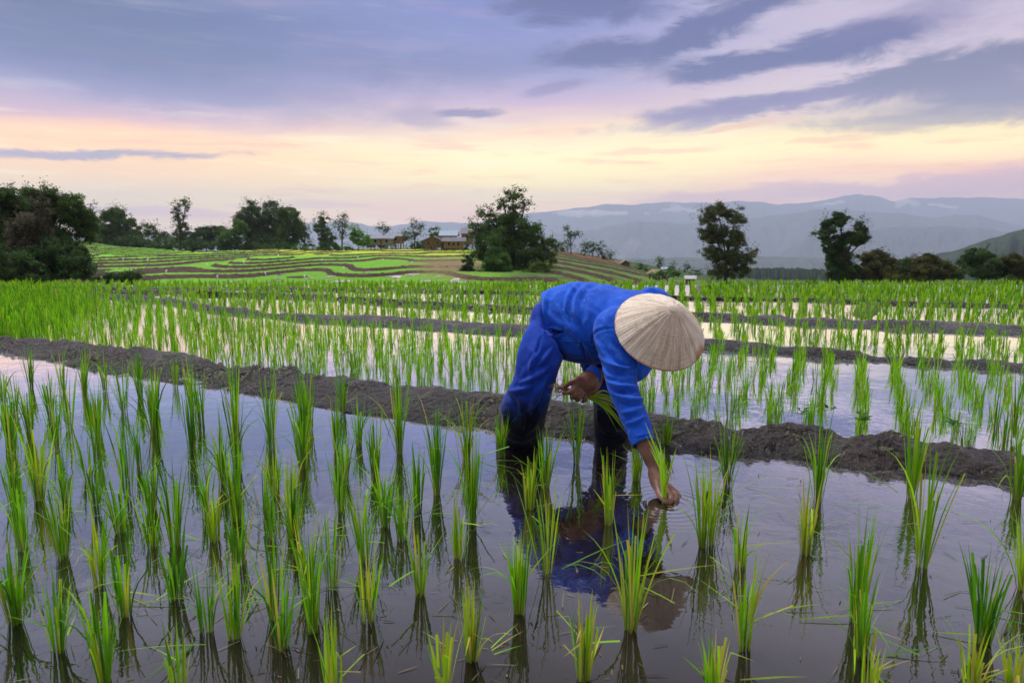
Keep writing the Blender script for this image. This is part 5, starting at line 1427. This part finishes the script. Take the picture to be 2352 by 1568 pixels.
house('shed', 'low lean shed with grey roof joined to the pale house', 912, 562, 537, 26, 101, roofg, tanw, 3, .1, .3, 1, False, .2, 0)
house('wooden_house', 'brown roofed wooden house on stilts facing the terraces', 998, 572, 543, 40, 95, roofb, woodm, 4.5, .14, .5, 2, True, .34, 1)
house('wooden_house', 'wooden stilt house with tan balcony wall beside the large centre tree', 1044, 574, 546, 42, 94, roofp, tanw, 4, .12, .5, 3, False, .28, 0)
house('wooden_house', 'house with pale blue roof behind the brown roofs', 1032, 566, 530, 34, 104, roofbl, wallg, 4, .1, .4, 2, False, .3, 0)
house('wooden_house', 'distant house with grey roof half hidden by the large centre tree', 1074, 565, 524, 24, 108, roofp, tanw, 4, .1, .3, 1, False, .3, 0)
house('shed', 'small thatched hut on the slope right of the red bank', 1435, 610, 598, 18, 92, thatch, woodm, 1.6, .1, .2, 1, True, .5, 0)
house('shed', 'lower thatched hut with open side on the green slope', 1507, 634, 620, 22, 82, thatch, tanw, 1.6, .1, .25, 1, True, .5, 0, .3)
house('shed', 'little shed with white metal roof next to the tall lone tree', 1585, 646, 634, 19, 78, corr('white_roof', (.42, .44, .50), (.34, .36, .40)), tanw, 1.4, .1, .2, 1, False, .4, 0, -.2)
house('shed', 'tiny far shed with pale blue roof above the green bush mass', 1575-48, 622, 614, 16, 118, roofbl, wallg, 1.4, .1, .2, 1, False, .4, 0)
# stilt house balcony
# white outflow pipes on the terrace walls
pipem = material('white_pipe', .35, (.75, .75, .78), .5)[0]
for i, (u, v) in enumerate([(305, 622), (383, 628), (340, 600), (476, 612), (560, 606), (212, 590), (500, 640), (640, 590), (740, 600), (822, 594), (610, 632), (700, 640), (790, 620), (880, 600), (946, 606), (284, 598)]):
    best = None
    for Y in np.geomspace(44, 136, 360):
        p = P(u, v, Y)
        if hz(p[0], Y) >= p[2]: best = p; break
    if best is None: continue
    mb = MB(); q = np.zeros(3)
    L = .5
    mb.tube([(0, .25, .10), (0, 0, .08), (.10, -.12, -.05), (.16, -.16, -L)], [.03, .03, .03, .025], 8)
    o = mb.build('drain_pipe', pipem, None, True); o.location = tuple(best+np.array([0, -.12, .15]))
    tag(o, 'short white drain pipe spilling down a brown terrace wall', 'pipe', 'white drain pipes on the terraces')
# smoke from a field fire on the slope
def puff(name, label, pts, dens, col, kind='stuff'):
    Bm = Blob()
    for c, r in pts: Bm.ball(c, r)
    vx = max(np.max([np.max(r) for c, r in pts])/9, .01)
    me, _ = Bm.remesh(name, vx, 6)
    V = np.zeros(len(me.vertices)*3); me.vertices.foreach_get('co', V); V = V.reshape(-1, 3); N = normals(me)
    V = V+N*(fbm(V[:, 0]/(vx*5), V[:, 2]/(vx*3)+V[:, 1]/(vx*5), 3, 4)*vx*2.2)[:, None]; me.vertices.foreach_set('co', V.ravel()); me.update()
    m = bpy.data.materials.new(name+'_vapour'); m.use_nodes = True; t = NT(m.node_tree); m.node_tree.nodes.clear()
    v_ = t.n('ShaderNodeVolumePrincipled'); v_.inputs['Color'].default_value = tuple(col)+(1,); v_.inputs['Density'].default_value = dens
    t.n('ShaderNodeOutputMaterial', Volume=v_.outputs[0])
    o = link(name, me, m); tag(o, label, None, None, kind); return o
Ys = 125
puff('smoke', 'thin pale smoke rising from the slope in front of the hazy valley', [(P(1398+8*k+3*math.sin(k), 624-9*k, Ys), np.array([.55+.16*k, .6, .5+.08*k])) for k in range(8)], .10, (.95, .95, 1))
Yc = 7000
def cloudband(pts, dens): return [(P(u, v, Yc), np.array([ru, ru*.6, rv])*Yc/1568) for u, v, ru, rv in pts]
puff('low_cloud', 'thin white cloud lying along the mountain side right of the centre tree', cloudband([(1290, 490, 30, 3), (1330, 491, 34, 5), (1370, 490, 34, 4.5), (1410, 490, 34, 3.5), (1345, 487, 14, 5), (1395, 487, 10, 4)], 0), .010, (1, .95, .96))
puff('low_cloud', 'ragged wisp of cloud climbing over the mountain crest', cloudband([(1548, 468, 12, 10), (1560, 480, 26, 5), (1590, 484, 24, 3), (1535, 482, 20, 4), (1500, 490, 24, 2), (1550, 455, 6, 8)], 0), .008, (1, .95, .97))
puff('low_cloud', 'cloud wisp spilling through the gap right of the highest peak', cloudband([(2075, 462, 22, 8), (2100, 468, 14, 6), (2150, 470, 24, 3), (2180, 476, 22, 3), (2065, 474, 14, 4)], 0), .009, (1, .95, .97))
puff('low_cloud', 'small cloud scrap on the left shoulder of the highest peak', cloudband([(1905, 468, 18, 4), (1930, 463, 14, 5), (1880, 473, 14, 3)], 0), .009, (1, .95, .97))
# ------------------------------------------------------------------ small things on the water and banks
# floating straw and broken leaves
N = 420
u = rng.uniform(-60, 2420, N); v = rng.uniform(960, 1640, N)
pts = np.array([G(a, b, .002) for a, b in zip(u, v)])
yl = np.interp(pts[:, 0], fronts[0][:, 0], fronts[0][:, 1]); k = pts[:, 1] < yl-.05; pts = pts[k]; N = len(pts)
az = rng.uniform(0, 6.28, N); L = rng.uniform(.015, .09, N)*rng.uniform(.4, 1, N)
cc = np.array([(.22, .17, .10), (.10, .13, .03), (.05, .04, .03), (.30, .27, .16)])[rng.integers(0, 4, N)]
V, F, C = blades(pts, az, np.full(N, 1.54), rng.uniform(-.05, .03, N), L, rng.uniform(.0012, .0032, N), rng.uniform(0, 1, N) < .6, cc, cc, 4, rng.uniform(-.1, .1, N))
V[:, 2] = np.clip(V[:, 2], .0015, .006)
o = link('floating_straw', mesh_np('floating_straw', V, F, C), ricem); tag(o, 'scattered bits of straw and broken leaf floating on the near water', kind='stuff')
for i, (a, b, dx, dy, ln) in enumerate([(1835, 1422, 1, .05, .17), (1945, 1393, 1, .1, .13), (2140, 1450, .9, -.25, .12), (1790, 1398, 1, .1, .10), (560, 1250, 1, -.25, .18), (1060, 1200, 1, -.05, .10), (300, 1385, 1, .1, .12), (1700, 1560, 1, .0, .13), (820, 1220, .9, .3, .09)]):
    p = G(a, b, .004)
    m = np.arctan2(dy, dx)
    V, F, C = blades([(0, 0, 0)], np.array([m]), np.array([1.5]), np.array([-.04]), np.array([ln]), np.array([.0055]), np.array([False]), np.array([(.16, .20, .04)]), np.array([(.20, .32, .03)]), 8, np.array([0.2]))
    V[:, 2] = np.clip(V[:, 2], 0, .006)
    o = link('fallen_leaf', mesh_np('fallen_leaf', V, F, C), ricem, None, tuple(p)); tag(o, 'single long rice leaf lying flat on the foreground water', 'leaf', 'fallen rice leaves on the water')
# broad leaved weeds on the far edge of the near bank
for i, (a, b, sc, lb) in enumerate([(2045, 1010, 1.0, 'small broad leaved weed on the bank edge nearer the hat side'), (2275, 1028, .9, 'small broad leaved weed near the right end of the bank'), (1890, 992, .8, 'weed tuft on the back edge of the bank, leftmost on the right'), (1960, 982, .6, 'tiny weed between two bigger ones on the right of the bank')]):
    p = G(a, b-10, .05)+np.array([0, .22, 0]); n = 12
    mbv = []; mf = []; 
    for k in range(n):
        az0 = rng.uniform(0, 6.28); l = .035*sc*rng.uniform(.7, 1.3); w_ = l*.33; d = np.array([math.cos(az0), math.sin(az0), 0]); s_ = np.array([-d[1], d[0], 0]); up = rng.uniform(.2, 1.0); b0 = d*.008+np.array([0, 0, rng.uniform(.0, .03)*sc])
        q = len(mbv)
        mbv += [b0, b0+d*l*.4+s_*w_+np.array([0, 0, l*up*.5]), b0+d*l+np.array([0, 0, l*up*.6]), b0+d*l*.4-s_*w_+np.array([0, 0, l*up*.5])]
        mf.append((q, q+1, q+2, q+3))
    o = link('weed', mesh_np('weed', np.array(mbv), np.array(mf), np.tile([.05, .15, .02], (len(mbv), 1))*rng.uniform(.6, 1.3, (len(mbv), 1))), ricem, None, tuple(p)); tag(o, lb, 'weed', 'weeds on the near mud bank')
# sparse grass on the near bank
c0 = crests[0]; f0 = fronts[0]
N = 900; x = rng.uniform(-5.5, 2.3, N); x = x[np.argsort(fbm(x*3, x*0, 55, 3)+rng.normal(0, .25, N))][:520]
tt = rng.uniform(.15, 1.15, len(x)); y = np.interp(x, f0[:, 0], f0[:, 1])*(1-tt)+np.interp(x, c0[:, 0], c0[:, 1])*tt
bvh = BVHTree.FromPolygons([v.co[:] for v in bpy.data.objects['mud_bank'].data.vertices], [p.vertices[:] for p in bpy.data.objects['mud_bank'].data.polygons])
zz = []
for a, b in zip(x, y):
    h_ = bvh.ray_cast(Vector((a, b, 1)), Vector((0, 0, -1)))[0]; zz.append(h_[2] if h_ else -.2)
base_ = np.repeat(np.stack([x, y, np.array(zz)-.003], 1), 3, 0)+rng.normal(0, .004, (len(x)*3, 3))*np.array([1, 1, 0]); N = len(base_)
cc = np.array([(.10, .20, .02), (.20, .28, .04), (.22, .17, .09)])[rng.integers(0, 3, N)]
V, F, C = blades(base_, rng.uniform(0, 6.28, N), rng.uniform(0, .9, N), rng.uniform(0, .9, N), rng.uniform(.01, .035, N), rng.uniform(.001, .0022, N), np.zeros(N, bool), cc, cc, 3, rng.uniform(-1, 1, N))
o = link('bank_grass', mesh_np('bank_grass', V, F, C), ricem); tag(o, 'sparse short grass and straw scattered on the near mud bank', kind='stuff')
